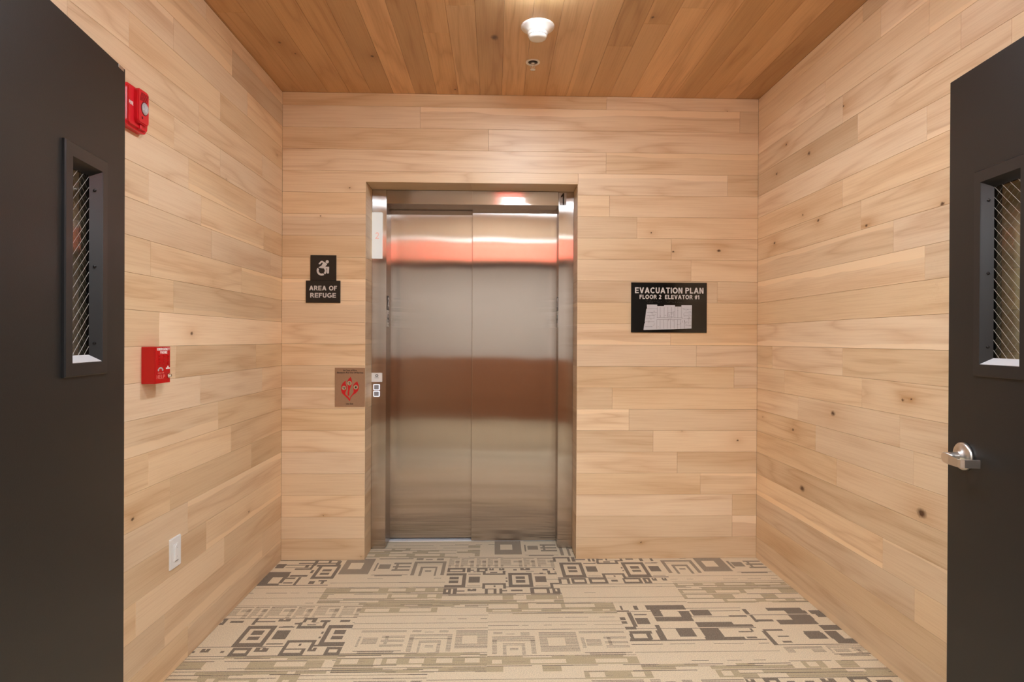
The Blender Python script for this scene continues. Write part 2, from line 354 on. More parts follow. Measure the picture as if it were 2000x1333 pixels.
def glyph(ch, t):
    """bold sans capital as polygons in a box of cap height 1; returns (polygons, width)"""
    B = lambda x0, x1, z0, z1: [(x0, z0), (x1, z0), (x1, z1), (x0, z1)]
    def arc(cx, cz, rx, rz, a0, a1, n=18):
        out = []
        for i in range(n):
            p, q = math.radians(a0+(a1-a0)*i/n), math.radians(a0+(a1-a0)*(i+1)/n)
            out.append([(cx+rx*math.cos(p), cz+rz*math.sin(p)), (cx+rx*math.cos(q), cz+rz*math.sin(q)),
                        (cx+(rx-t)*math.cos(q), cz+(rz-t)*math.sin(q)), (cx+(rx-t)*math.cos(p), cz+(rz-t)*math.sin(p))])
        return out
    d = t*1.12
    if ch == 'E': w_ = .70; return [B(0, t, 0, 1), B(t, w_, 1-t*.86, 1), B(t, w_-.04, .5-t*.38, .5+t*.42), B(t, w_, 0, t*.86)], w_
    if ch == 'F': w_ = .64; return [B(0, t, 0, 1), B(t, w_, 1-t*.86, 1), B(t, w_-.08, .44, .44+t*.84)], w_
    if ch == 'L': w_ = .62; return [B(0, t, 0, 1), B(t, w_, 0, t*.86)], w_
    if ch == 'I': return [B(0, t, 0, 1)], t
    if ch == 'T': w_ = .76; return [B(0, w_, 1-t*.86, 1), B(w_/2-t/2, w_/2+t/2, 0, 1-t*.86)], w_
    if ch == 'H': w_ = .76; return [B(0, t, 0, 1), B(w_-t, w_, 0, 1), B(t, w_-t, .5-t*.4, .5+t*.44)], w_
    if ch == 'N': w_ = .76; return [B(0, t, 0, 1), B(w_-t, w_, 0, 1), [(t*.3, 1), (t*1.1, 1), (w_-t*.3, 0), (w_-t*1.1, 0)]], w_
    if ch == 'M': w_ = .92; return [B(0, t, 0, 1), B(w_-t, w_, 0, 1), [(t*.4, 1), (t*1.45, 1), (w_/2+t*.45, 0), (w_/2-t*.45, 0)], [(w_-t*.4, 1), (w_-t*1.45, 1), (w_/2-t*.45, 0), (w_/2+t*.45, 0)]], w_
    if ch == 'V': w_ = .86; return [[(0, 1), (d, 1), (w_/2+d*.5, 0), (w_/2-d*.5, 0)], [(w_, 1), (w_-d, 1), (w_/2-d*.5, 0), (w_/2+d*.5, 0)]], w_
    if ch == 'A': w_ = .92; return [[(0, 0), (d, 0), (w_/2+d*.5, 1), (w_/2-d*.5, 1)], [(w_, 0), (w_-d, 0), (w_/2-d*.5, 1), (w_/2+d*.5, 1)], B(w_*.24, w_*.76, .22, .22+t*.84)], w_
    if ch == 'X': w_ = .82; return [[(0, 0), (d*1.1, 0), (w_, 1), (w_-d*1.1, 1)], [(w_, 0), (w_-d*1.1, 0), (0, 1), (d*1.1, 1)]], w_
    if ch == 'Y': w_ = .84; return [[(0, 1), (d*1.05, 1), (w_/2+t*.5, .42), (w_/2-t*.5, .36)], [(w_, 1), (w_-d*1.05, 1), (w_/2-t*.5, .42), (w_/2+t*.5, .36)], B(w_/2-t/2, w_/2+t/2, 0, .42)], w_
    if ch == 'O': w_ = .96; return arc(w_/2, .5, w_/2, .515, 0, 360, 32), w_
    if ch == 'C': w_ = .88; return arc(.48, .5, .48, .515, 42, 318, 26), w_
    if ch == 'G': w_ = .92; return arc(.48, .5, .48, .515, 42, 308, 26)+[B(w_-t, w_, .12, .52), B(.52, w_, .52-t*.84, .52)], w_
    if ch == 'U': w_ = .76; return [B(0, t, .36, 1), B(w_-t, w_, .36, 1)]+arc(w_/2, .37, w_/2, .385, 180, 360, 16), w_
    if ch in 'PR':
        w_ = .72 if ch == 'P' else .78; q = [B(0, t, 0, 1), B(t, .42, 1-t*.86, 1), B(t, .42, .40, .40+t*.82)]+arc(.40, .70, .31, .30, -90, 90, 14)
        if ch == 'R': q.append([(.34, .42), (.52, .44), (w_+.04, 0), (w_-.20, 0)])
        return q, w_
    if ch == 'S': w_ = .70; return arc(.35, .735, .34, .28, 25, 270, 18)+arc(.35, .265, .36, .28, -155, 90, 18), w_
    if ch == '2': w_ = .62; return arc(.31, .70, .31, .315, -28, 165, 18)+[B(0, w_, 0, t*.86), [(0, t*.5), (t*1.3, t*.6), (.31+.31*.883, .70-.315*.469), (.31+(.31-t)*.883, .70-(.315-t)*.469)]], w_
    if ch == '1': w_ = .40; return [B(w_-t, w_, 0, 1), [(w_-t, 1), (w_-t*.8, 1), (w_-t, .72), (0, .62), (0, .78), (w_-t*1.4, .88)]], w_
    if ch == '#': w_ = .66; u = t*.62; return [[(.12, 0), (.12+u, 0), (.24+u, 1), (.24, 1)], [(.36, 0), (.36+u, 0), (.48+u, 1), (.48, 1)], B(0, w_, .60, .60+u*.9), B(0, w_, .27, .27+u*.9)], w_
    return [], .30
def caps(name, s, x0, x1, z0, z1, y, m, parent, thick=0.0008, t=0.20, mw=None):
    """bold lettering fitted to the rectangle x0..x1, z0..z1, standing proud of the plane y (facing -y)"""
    q, x = [], 0
    for ch in s:
        g, w_ = glyph(ch, t)
        q += [[(x+a, b_) for a, b_ in p_] for p_ in g]; x += w_+.13
    k = (x1-x0)/(x-.13); bm = bmesh.new()
    for p_ in q: prism([(x0+a*k, z0+b_*(z1-z0)) for a, b_ in p_], y-thick, y, bm)
    o = obj(name, bm, m, parent, mw); o['kind'] = 'stuff'; return o
def text_mesh(name, s, x0, x1, z0, z1, y, m, parent, thick=0.0008, bold=0.018, mw=None):
    """small print fitted to the rectangle x0..x1, z0..z1 on the plane y (facing -y)"""
    cu = bpy.data.curves.new(name, 'FONT'); cu.body = s; cu.size = 1; cu.offset = bold; cu.extrude = 0.05
    cu.resolution_u = 4
    o = bpy.data.objects.new(name, cu); C.objects.link(o)
    dg = bpy.context.evaluated_depsgraph_get(); dg.update()
    me = bpy.data.meshes.new_from_object(o.evaluated_get(dg))
    C.objects.unlink(o); bpy.data.objects.remove(o); bpy.data.curves.remove(cu)
    n = len(me.vertices); co = np.empty(n*3, np.float32); me.vertices.foreach_get('co', co); co = co.reshape(-1, 3)
    a, b_ = co.min(0), co.max(0)
    q = np.empty_like(co)
    q[:, 0] = x0+(co[:, 0]-a[0])/(b_[0]-a[0])*(x1-x0)
    q[:, 2] = z0+(co[:, 1]-a[1])/(b_[1]-a[1])*(z1-z0)
    q[:, 1] = y-(co[:, 2]-a[2])/(b_[2]-a[2])*thick
    me.vertices.foreach_set('co', q.ravel()); me.materials.clear(); me.materials.append(m); me.update()
    o = link(name, me, parent, mw); o['kind'] = 'stuff'; return o

# ------------------------------------------------------------------ planks
def plank_bm(L, Hh, t=0.012, gap=0.0004, ch=0.0007, proud=0.0):
    """board: local x along, z across, front at y = -proud; eased front edges"""
    bm = bmesh.new(); a, b_ = L/2-gap, Hh/2-gap
    f = [bm.verts.new((sx*(a-ch), -proud, sz*(b_-ch))) for sx, sz in ((-1, -1), (1, -1), (1, 1), (-1, 1))]
    e = [bm.verts.new((sx*a, ch-proud, sz*b_)) for sx, sz in ((-1, -1), (1, -1), (1, 1), (-1, 1))]
    k = [bm.verts.new((sx*a, t, sz*b_)) for sx, sz in ((-1, -1), (1, -1), (1, 1), (-1, 1))]
    bm.faces.new(f)
    for i in range(4):
        j = (i+1) % 4
        bm.faces.new((f[i], e[i], e[j], f[j])); bm.faces.new((e[i], k[i], k[j], e[j]))
    bm.faces.new(k[::-1])
    return bm
def tone_of(v, spread=0.05):
    """board colour multiplier: brightness v and a little hue"""
    v = v if v else 1.0+rng.uniform(-spread, spread*0.8)
    v = 1+(v-1)*1.55
    hue = rng.uniform(-0.025, 0.025)+(1-v)*0.12
    return (v*(1+hue), v, v*(1-hue*2.2))
def dress(o, tone, knots=()):
    o['tone'] = [float(c) for c in tone]
    o['grain_offset'] = [rng.uniform(-40, 40) for _ in range(3)]
    o['figure'] = rng.choice([3.0, 4.0, 6.0, 8.0, 10.0])
    o['sapwood'] = [rng.choice((-1.0, 1.0)), rng.uniform(.012, .045) if rng.random() < .22 else 0.0, 0.0]
    k = [list(map(float, q)) for q in knots][:2]+[[9.0, 9.0, 0.0]]*2
    o['knot'] = k[0]; o['second_knot'] = k[1]
def plank(parent, mw, L, Hh, m, tone, knots=(), t=0.012, bm=None):
    o = obj('plank', bm or plank_bm(L, Hh, t, proud=rng.uniform(0, 0.0004)), m, parent, mw)
    dress(o, tone, knots)
    return o

def board_wall(parent, conv, joints, u0, u1, z_top, tones, knots, m, rows, skip=None, defv=1.0, spread=0.07):
    """rows of boards; conv(u, z) gives the matrix, joints[row] the end joints along u"""
    for r in range(rows):
        za, zb = r*P, min((r+1)*P, z_top)
        if zb-za < 0.01: continue
        ends = [u0]+sorted(j for j in joints.get(r, []) if u0+0.02 < j < u1-0.02)+[u1]
        for i in range(len(ends)-1):
            a, b_ = ends[i], ends[i+1]
            segs = skip(r, a, b_) if skip else [(a, b_, za, zb)]
            for a, b_, zc, zd in segs:
                if b_-a < 0.012: continue
                cu_, cz = (a+b_)/2, (zc+zd)/2
                mw, sgn = conv(cu_, cz)
                ks = [((ku-cu_)*sgn, kz-cz, kr) for ku, kz, kr in knots if a < ku < b_ and zc < kz < zd]
                v = tones.get((r, i), None)
                plank(parent, mw, b_-a, zd-zc, m, tone_of(v*defv if v else None, spread), ks)

# ------------------------------------------------------------------ the setting
Y0 = -2.86                                 # inner face of the wall that holds the double doors
OPX0, OPX1, OPZ = 0.4855, 1.7325, 2.223    # opening in the wall boarding for the elevator
REC = 0.185                                # depth of the recess down to the steel frame

# floor slab
fl = obj('floor', box(-0.4, W+0.4, -6.0, 0.75, -0.12, -0.007), M['hall_carpet'])
tag(fl, 'patterned beige carpet tile floor', kind='structure')
ce = obj('ceiling', box(-0.3, W+0.3, Y0-0.14, 0.3, H+0.0122, H+0.12), M['backing'])
tag(ce, 'orange brown wooden board ceiling', kind='structure')
wl = obj('wall_left', box(-0.12, -0.0122, Y0, 0.0, 0, H), M['backing']); tag(wl, 'left wall of pale oak boards', kind='structure')
wr = obj('wall_right', box(W+0.0122, W+0.12, Y0, 0.0, 0, H), M['backing']); tag(wr, 'right wall of pale oak boards with knots', kind='structure')
bm = bmesh.new()
bx(bm, -0.12, OPX0-0.0122, 0.0122, 0.46, 0, H); bx(bm, OPX1+0.0122, W+0.12, 0.0122, 0.46, 0, H); bx(bm, OPX0-0.0122, OPX1+0.0122, 0.0122, 0.46, OPZ+0.0122, H)
wb = obj('wall_back', bm, M['backing']); tag(wb, 'back wall of pale oak boards around the elevator', kind='structure')

left_j = {21: [-.933], 20: [-.676], 19: [-1.197, -.502], 18: [-1.480, -.800], 17: [-1.776, -.997, -.306], 16: [-1.191, -.798],
          15: [-1.080, -.387], 14: [-1.362, -.973, -.281], 13: [-.879, -.184], 12: [-1.348, -.562], 11: [-1.191], 10: [-1.290],
          9: [-1.174, -.380], 8: [-.977, -.296], 7: [-.810], 6: [-1.357, -.677], 5: [-1.212, -.436], 4: [-1.076], 3: [-.918],
          2: [-1.432, -.744], 1: [-1.246, -.288], 0: [-1.073]}
right_j = {21: [-1.023], 20: [-1.145], 19: [-1.421, -.734], 18: [-1.571, -.878], 17: [-1.772, -.991], 16: [-1.412], 15: [-.878],
           14: [-1.017], 13: [-1.231], 12: [-1.406], 11: [], 10: [-1.62], 9: [-.887, -.198], 8: [-1.033, -.342], 7: [-1.275, -.492],
           6: [-1.353, -.663], 5: [-.846], 4: [-1.55], 3: [-1.177], 2: [-1.362], 1: [-1.7], 0: [-1.75]}
back_j = {21: [1.902], 20: [.802, 2.701], 19: [1.203], 18: [1.901], 17: [2.629], 16: [1.922], 15: [2.086], 14: [2.293], 13: [2.413],
          12: [2.571], 11: [], 10: [2.292], 9: [2.447], 8: [2.675], 7: [1.944], 6: [2.045], 5: [2.189], 4: [2.335], 3: [2.475],
          2: [2.668], 1: [2.668], 0: []}
for d in (left_j, right_j):
    for r in d:                                       # joints nearer than the view, at the usual board length
        e = min(d[r]) if d[r] else -1.9
        while e-0.69 > Y0+0.1: e -= 0.69; d[r].append(e)
def tones(d, js, lo, hi):
    """tones listed from the far (or left) end of each row -> keyed by (row, index along u)"""
    out = {}
    for r, vs in d.items():
        n = len([j for j in js.get(r, []) if lo+0.02 < j < hi-0.02])+1
        for i, v in enumerate(vs): out[(r, n-1-i)] = v
    return out
left_t = tones({21: [.97, 1.0], 20: [.86, .97], 19: [1.0, .97, 1.0], 18: [.92, 1.0, 1.02], 17: [.96, .98, .99], 16: [.98, .99, 1.0], 15: [1.0, .97, 1.02],
                14: [.95, 1.0, 1.03], 13: [.97, .97, .98], 12: [.98, 1.0, .96], 11: [.91, .96], 10: [1.13, .95], 9: [.93, .92, .99],
                8: [1.03, .98, 1.05], 7: [.93, .98], 6: [.93, 1.03, 1.0], 5: [.85, .92, .99], 4: [1.0, .98], 3: [1.0, .93],
                2: [.93, 1.03, .98], 1: [.95, .97, .93], 0: [.94, .96]}, left_j, Y0, 0)
right_t = tones({21: [.98, .88], 20: [.97, 1.04], 19: [1.03, .99, .97], 18: [.96, 1.0, 1.02], 17: [.87, 1.0, 1.0], 16: [1.04, 1.03], 15: [1.0, 1.03],
                 14: [.98, 1.0], 13: [.96, 1.02], 12: [1.03, .97], 11: [.97], 10: [1.05], 9: [.93, 1.04, .94], 8: [.98, 1.01, 1.0],
                 7: [1.03, 1.0, .99], 6: [.97, .98, 1.0], 5: [.96, 1.0], 4: [.92], 3: [1.04, .98], 2: [.94, .99], 1: [.92], 0: [.93]}, right_j, Y0, 0)
back_t = {(21, 0): .93, (21, 1): 1.0, (20, 0): .98, (20, 1): 1.0, (20, 2): .93, (19, 0): .97, (19, 1): 1.02, (18, 0): 1.04, (18, 1): .97,
          (17, 0): 1.02, (17, 1): .93, (16, 1): 1.02, (16, 2): 1.06, (15, 1): 1.03, (15, 2): .98, (14, 1): 1.0, (14, 2): 1.04,
          (13, 1): 1.02, (13, 2): 1.03, (12, 2): 1.03, (9, 1): 1.02, (8, 1): .98, (8, 2): 1.03, (5, 1): 1.02, (5, 2): 1.03, (4, 1): .96,
          (4, 2): 1.06, (3, 1): .99, (3, 2): .96, (2, 1): .94, (1, 1): 1.05, (1, 2): .95, (0, 1): .94, (0, 0): .94}
KL = [(-1.452, .675, .012), (-.466, .42, .010), (-1.05, 1.32, .014), (-.088, 2.347, .005), (-.735, 2.038, .005)]
KR = [(-.814, .965, .023), (-.538, .548, .030), (-1.398, .67, .034), (-.44, .833, .014), (-.238, 2.232, .014), (-.349, 2.36, .012), (-.585, 2.24, .018),
      (-.882, 2.361, .011), (-.528, 1.944, .010), (-.675, 1.886, .012), (-.218, 1.850, .014), (-1.057, 1.79, .012), (-1.492, 1.785, .014),
      (-.082, .854, .006), (-1.291, 1.075, .010), (-1.339, 1.083, .007)]
KB = [(2.172, 1.939, .007), (2.579, 1.836, .016), (2.305, 1.828, .010), (2.624, 2.668, .005), (2.12, .096, .006), (2.363, .760, .005), (2.699, .703, .010),
      (2.201, .640, .005), (.391, 2.187, .005), (.222, 2.02, .006), (.246, .262, .005), (.465, .02, .004)]
def convL(u, z): return frame((0, u, z), (0, 1, 0), (-1, 0, 0), (0, 0, 1)), 1
def convR(u, z): return frame((W, u, z), (0, -1, 0), (1, 0, 0), (0, 0, 1)), -1
def convB(u, z): return T(u, 0, z), 1
def skip_back(r, a, b_):
    za, zb = r*P, min((r+1)*P, H)
    if za >= OPZ: return [(a, b_, za, zb)]
    if r == 17:                                        # the row cut by the top of the opening: the L board is built apart
        return [(max(a, 1.7345), b_, za, zb)] if b_ > 1.74 else []
    out = []
    if a < OPX0: out.append((a, min(b_, OPX0), za, zb))
    if b_ > OPX1: out.append((max(a, OPX1), b_, za, zb))
    return out
board_wall(wl, convL, left_j, Y0, 0, H, left_t, KL, M['oak'], 22)
board_wall(wr, convR, right_j, Y0, 0, H, right_t, KR, M['oak'], 22)
board_wall(wb, convB, back_j, 0, W, H, back_t, KB, M['oak'], 22, skip_back)
# the board notched over the left shoulder of the opening
g_ = 0.0007; z17, z18 = 17*P+g_, 18*P-g_; cx_, cz_ = 0.8675, 17.5*P
bm = prism([(g_-cx_, z17-cz_), (OPX0-cx_, z17-cz_), (OPX0-cx_, OPZ-cz_), (1.734-cx_, OPZ-cz_), (1.734-cx_, z18-cz_), (g_-cx_, z18-cz_)], 0, 0.012)
plank(wb, T(cx_, 0, cz_), 1, 1, M['oak'], tone_of(1.03))
bpy.data.objects.remove(wb.children[-1]); o = obj('plank', bm, M['oak'], wb, T(cx_, 0, cz_)); dress(o, tone_of(1.03), [(.391-cx_, 2.187-cz_, .005)])
# boards lining the sides and the soffit of the recess
for r in range(18):
    za, zb = r*P, min((r+1)*P, OPZ)
    if zb-za < .01: continue
    for X, ex, ey in ((OPX0, (0, 1, 0), (-1, 0, 0)), (OPX1, (0, -1, 0), (1, 0, 0))):
        plank(wb, frame((X, (REC+.0005)/2+.0002, (za+zb)/2), ex, ey, (0, 0, 1)), REC-.001, zb-za, M['oak'], tone_of(None, .07))
for a, b_ in ((OPX0, 1.10), (1.10, OPX1)):
    plank(wb, frame(((a+b_)/2, 0.012+(REC-0.012)/2, OPZ), (1, 0, 0), (0, 0, 1), (0, -1, 0)), b_-a, REC-0.013, M['oak'], tone_of(.96))
# ceiling boards run towards the back wall
ceil_j = {0: [-.860], 7: [-.712], 8: [-.951], 14: [-.619], 15: [-.831], 16: [-.968], 4: [-1.25], 11: [-1.3], 19: [-1.2]}
ceil_v = [.80, .97, .93, .97, .95, .88, 1.12, .90, 1.02, 1.0, .92, 1.06, .98, 1.05, 1.0, .95, 1.0, 1.16, 1.12, .90, .95, 1.06, .86]
KC = [(1.238, -.682, .034), (.615, -.466, .016), (.191, -.593, .014), (.23, -.479, .010), (1.01, -.071, .014), (1.944, -.887, .014)]
for k in range(23):
    x0, x1 = max(0, k*P+.01-P), (W if k == 22 else k*P+.01)
    if x1-x0 < .012: x1 = x0+.012
    js = ceil_j.get(k-1, [rng.uniform(-1.9, -1.2)])
    ends = sorted([Y0, 0]+js+[min(js)-0.75])
    ends = [e for e in ends if e >= Y0]
    for i in range(len(ends)-1):
        a, b_ = ends[i], ends[i+1]
        if b_-a < .03: continue
        mw = frame(((x0+x1)/2, (a+b_)/2, H), (0, 1, 0), (0, 0, 1), (1, 0, 0))
        v = ceil_v[k]*(1 if i == len(ends)-2 else rng.uniform(.92, 1.08))
        ks = [(ky-(a+b_)/2, kx_-(x0+x1)/2, kr) for kx_, ky, kr in KC if x0 < kx_ < x1 and a < ky < b_]
        plank(ce, mw, b_-a, x1-x0, M['cedar'], tone_of(v), ks)

# ------------------------------------------------------------------ carpet tiles
RES = 0.005; GX0, GY1 = -0.02, 0.33
NX, NY = int(round((W+0.04)/RES)), int(round((GY1-Y0+0.02)/RES))
G = np.zeros((NY, NX), np.uint8)           # 0 cream, 1 khaki, 2 dark brown, 3 taupe, 4 pale grey-brown
crng = random.Random(5)
def R_(x0, x1, ya, yb, c):
    i0, i1 = int(round((GY1-ya)/RES)), int(round((GY1-yb)/RES)); j0, j1 = int(round((x0-GX0)/RES)), int(round((x1-GX0)/RES))
    i0, i1, j0, j1 = max(0, i0), min(NY, max(i1, i0+1)), max(0, j0), min(NX, max(j1, j0+1))
    if i1 > i0 and j1 > j0: G[i0:i1, j0:j1] = c
def hatch(x0, x1, ya, yb, c):
    y = ya
    while y > yb: R_(x0, x1, y, y-RES, c); y -= 2*RES
def light(x0, x1, ya, yb, n=2):
    R_(x0, x1, ya, yb, 0); n += 1
    for k in range(n):
        y = ya-(ya-yb)*(k+.6)/n+crng.uniform(-.01, .01); x = x0
        if crng.random() < .5: R_(x0, x1, y, y-RES, 4)
        while x < x1:
            d = crng.uniform(.02, .14)
            if crng.random() < .5: R_(x, min(x+d, x1), y, y-RES, crng.choice((2, 3, 4)))
            x += d+crng.uniform(.01, .08)
def tan(x0, x1, ya, yb):
    R_(x0, x1, ya, yb, 0); y = ya
    while y > yb+.006:
        h = min(crng.choice((.015, .025, .04, .055)), y-yb); x = x0
        while x < x1:
            d = crng.uniform(.03, .2); e = min(x+d, x1)
            if crng.random() < .66:
                R_(x, e, y, y-h, 1)
                if crng.random() < .3: R_(x, e, y-h*.5, y-h*.5-RES, 4)
                if h > .035 and d > .08: R_(x+.02, e-.03, y-.012, y-h+.01, 0)
            x = e
        if crng.random() < .92:
            x = x0
            while x < x1:
                d = crng.uniform(.05, .35); R_(x, min(x+d, x1), y, y-RES, crng.choice((2, 2, 3))); x += d+crng.choice((0, .04, .1))
        y -= h+.002
def small_blocks(x0, x1, ya, yb, c):
    x = x0; h = ya-yb
    while x < x1-.01:
        d = min(crng.choice((.04, .06, .08, .1)), x1-x); k = crng.randrange(5)
        if k == 0: R_(x, x+d, ya, yb, c); R_(x+.014, x+d-.014, ya-h*.3, yb+h*.3, 0)
        elif k == 1: R_(x, x+.016, ya, yb, c); R_(x, x+d, ya-h*.45, ya-h*.62, c)
        elif k == 2: R_(x, x+d*.55, ya-h*.1, ya-h*.55, c); R_(x+d*.2, x+d*.3, ya-h*.1, ya-h*.3, 0)
        elif k == 3: R_(x, x+d, ya, ya-h*.24, c); R_(x, x+.016, ya, yb, c); R_(x+d-.016, x+d, ya, yb, c)
        else: R_(x+.01, x+d*.7, ya-h*.35, ya-h*.65, c)
        x += d+.012
def rings(x0, x1, ya, yb, c, off=0.0):
    """dark band of framed squares, solid blocks and pale bars"""
    R_(x0, x1, ya, yb, 0); h = ya-yb
    t, b_ = ya-h*.22, yb+h*.24
    R_(x0, x1, ya, ya-RES, c); small_blocks(x0, x1, ya-RES, t+.012, c); small_blocks(x0, x1, b_-.012, yb+.006, c)
    R_(x0, x1, b_, b_-.007, c); R_(x0, x1, yb+RES, yb, c)
    x = x0+off; m_ = (t+b_)/2; cl = lambda v: min(max(v, x0), x1)
    while x < x1:
        R_(cl(x), cl(x+.132), t, b_, c); R_(cl(x+.022), cl(x+.110), t-.03, b_+.03, 0)
        R_(cl(x+.042), cl(x+.09), m_+.045, m_+.008, c); R_(cl(x+.042), cl(x+.09), m_-.008, m_-.04, c)
        R_(cl(x+.145), cl(x+.205), m_+.045, m_-.035, c); R_(cl(x+.14), cl(x+.21), t-.01, t-.02, c); R_(cl(x+.14), cl(x+.21), b_+.022, b_+.014, c)
        R_(cl(x+.222), cl(x+.345), t+.03, t-.028, c); R_(cl(x+.236), cl(x+.33), t+.03, t-.006, 0); R_(cl(x+.26), cl(x+.30), t+.012, t, c)
        R_(cl(x+.222), cl(x+.345), b_+.05, b_-.02, c); R_(cl(x+.236), cl(x+.33), b_+.03, b_-.02, 0); R_(cl(x+.28), cl(x+.292), b_+.02, b_, c)
        R_(cl(x+.345), cl(x+.356), m_+.03, m_+.012, c); R_(cl(x+.345), cl(x+.356), m_-.012, m_-.03, c)
        for q in range(5):
            xx = x+crng.uniform(.0, .34); zz = crng.choice((t-.004, b_+.006, t+.024, b_-.012))
            R_(cl(xx), cl(xx+crng.uniform(.012, .05)), zz, zz-crng.choice((.006, .012)), c)
        R_(cl(x+.2), cl(x+.36), m_+.004, m_-.001, c) if crng.random() < .5 else None
        x += .358
def heather(x0, x1, ya, yb, off=0.0, solid=False):
    """squares of mottled yarn: framed blocks, solid bars, nested arches and small ticks"""
    R_(x0, x1, ya, yb, 0); h = ya-yb; x = x0+off; k = crng.randrange(3)
    hz = (lambda *a: R_(*a)) if solid else hatch
    while x < x1-.03:
        e = min(x+(.165, .20, .185)[k % 3], x1); w_ = e-x
        if k % 3 == 0:
            hz(x, e, ya-.012, yb+.03, 3); R_(x+w_*.22, x+w_*.68, ya-h*.28, ya-h*.62, 0); R_(x, e, ya-.01, ya-.01-RES, 2)
        elif k % 3 == 1:
            hz(x+.02, x+.085, ya-h*.36, ya-h*.62, 3); hz(x, e, ya-.004, ya-.02, 3); hz(x, x+.012, ya-h*.3, ya-h*.72, 3)
            for q in (.28, .46, .64): hz(x+.10, e, ya-h*q, ya-h*(q+.085), 3)
            hz(x+.115, x+.13, ya-h*.3, ya-h*.7, 3); R_(x, e, yb+.022, yb+.022-RES, 2); hz(x+.02, e-.03, yb+.014, yb, 3)
        else:
            hz(x, e, ya-h*.22, ya-h*.32, 3); hz(x, x+.02, ya-h*.22, yb+.01, 3); hz(e-.02, e, ya-h*.22, yb+.01, 3)
            hz(x+.045, e-.045, ya-h*.50, ya-h*.58, 3); hz(x+.045, x+.058, ya-h*.5, yb, 3); hz(e-.058, e-.045, ya-h*.5, yb, 3); hz(x+.075, e-.075, ya-h*.7, ya-h*.78, 3)
            hz(x+.005, x+.045, ya-.005, ya-h*.12, 3); hz(x+.06, x+.10, ya-.018, ya-h*.12, 3); hz(e-.06, e-.02, ya-.008, ya-h*.14, 3); R_(x, e, ya-h*.40, ya-h*.40-RES, 3)
        x = e+.018; k += 1
def dots(x0, x1, ya, yb):
    R_(x0, x1, ya, yb, 0); h = ya-yb; x = x0; hatch(x0, x1, ya, ya-RES, 4)
    while x < x1:
        d = crng.uniform(.05, .13); e = min(x+d, x1)
        R_(x, e, ya-h*.1, ya-h*.1-RES*2, crng.choice((3, 4, 4))); hatch(x+.008, x+d*.5, ya-h*.25, ya-h*.7, 4); hatch(x+d*.6, e, ya-h*.35, ya-h*.5, 3)
        R_(x, e, ya-h*.78, ya-h*.78-RES, 4); hatch(e-.02, e, ya-h*.3, yb, 4); hatch(x, x+.015, ya-h*.2, yb, 4)
        x = e+.012
# row by row, far to near (bands read off the photograph)
tan(-.02, 1.16, .33, .03); light(.48, 1.25, .33, .245, 1); heather(1.25, 1.80, .335, .05, 0, True); light(1.10, 1.30, .05, .0, 1)
rings(-.02, .375, .03, -.363, 2); R_(-.02, .375, .03, -.363, 0)
light(-.02, .375, -.363, -.60, 3)
heather(.375, .985, .03, -.245, .01, True); light(.375, .985, -.245, -.40, 2); tan(.375, .985, -.40, -.60)
dots(.985, 1.595, .03, -.13); rings(.985, 1.595, -.13, -.485, 2, -.02); tan(.985, 1.595, -.485, -.60)
rings(1.595, 2.205, .03, -.373, 2, .03); light(1.595, 2.205, -.373, -.61, 3)
heather(2.205, 2.835, .03, -.235, .02, True); light(2.205, 2.835, -.235, -.36, 2); tan(2.205, 2.835, -.36, -.61)
dots(-.02, .61, -.60, -.735); rings(-.02, .61, -.735, -1.075, 2, .16); tan(-.02, .61, -1.075, -1.21)
tan(.61, 1.22, -.60, -.69); light(.61, 1.22, -.69, -.86, 3); heather(.61, 1.22, -.86, -1.06, .05); tan(.61, 1.22, -1.06, -1.21)
tan(1.22, 1.835, -.60, -.72); light(1.22, 1.835, -.72, -.885, 3); heather(1.22, 1.835, -.885, -1.09, .02); tan(1.22, 1.835, -1.09, -1.21)
R_(1.835, 2.445, -.61, -1.21, 0); light(1.835, 2.445, -.98, -1.16, 2); tan(1.835, 2.445, -1.165, -1.21)
R_(2.445, 2.835, -.61, -1.21, 0); heather(2.445, 2.835, -1.03, -1.12, .03); tan(2.445, 2.835, -1.15, -1.21)
D1 = [(1.986, 2.175, -.632, -.679), (1.998, 2.046, -.679, -.752), (2.13, 2.18, -.7, -.754), (2.0, 2.173, -.753, -.801), (2.188, 2.278, -.683, -.746), (2.174, 2.346, -.809, -.859), (2.341, 2.432, -.837, -.862), (2.175, 2.26, -.871, -.95), (2.168, 2.343, -.952, -.98), (2.067, 2.141, -.869, -.944), (1.838, 1.888, -.852, -.877), (1.836, 1.861, -.757, -.784), (1.836, 1.86, -.795, -.822), (1.836, 1.896, -.685, -.701), (1.879, 1.902, -.704, -.78), (1.879, 1.899, -.78, -.852), (1.904, 1.967, -.764, -.824), (1.909, 1.971, -.724, -.737), (1.86, 1.87, -.633, -.68), (1.926, 1.945, -.634, -.682), (1.85, 1.951, -.889, -.913), (1.845, 1.861, -.913, -.963), (1.922, 1.941, -.914, -.964), (1.84, 1.935, -.954, -.969), (1.978, 1.998, -.834, -.883), (1.972, 1.999, -.883, -.969), (1.836, 2.428, -.693, -.702), (2.171, 2.444, -.663, -.67), (1.836, 2.433, -.972, -.978), (1.89, 2.434, -.865, -.871), (2.18, 2.439, -.753, -.76), (2.355, 2.442, -.743, -.759), (2.341, 2.4, -.901, -.911), (2.399, 2.411, -.875, -.907), (2.355, 2.401, -.952, -.963)]
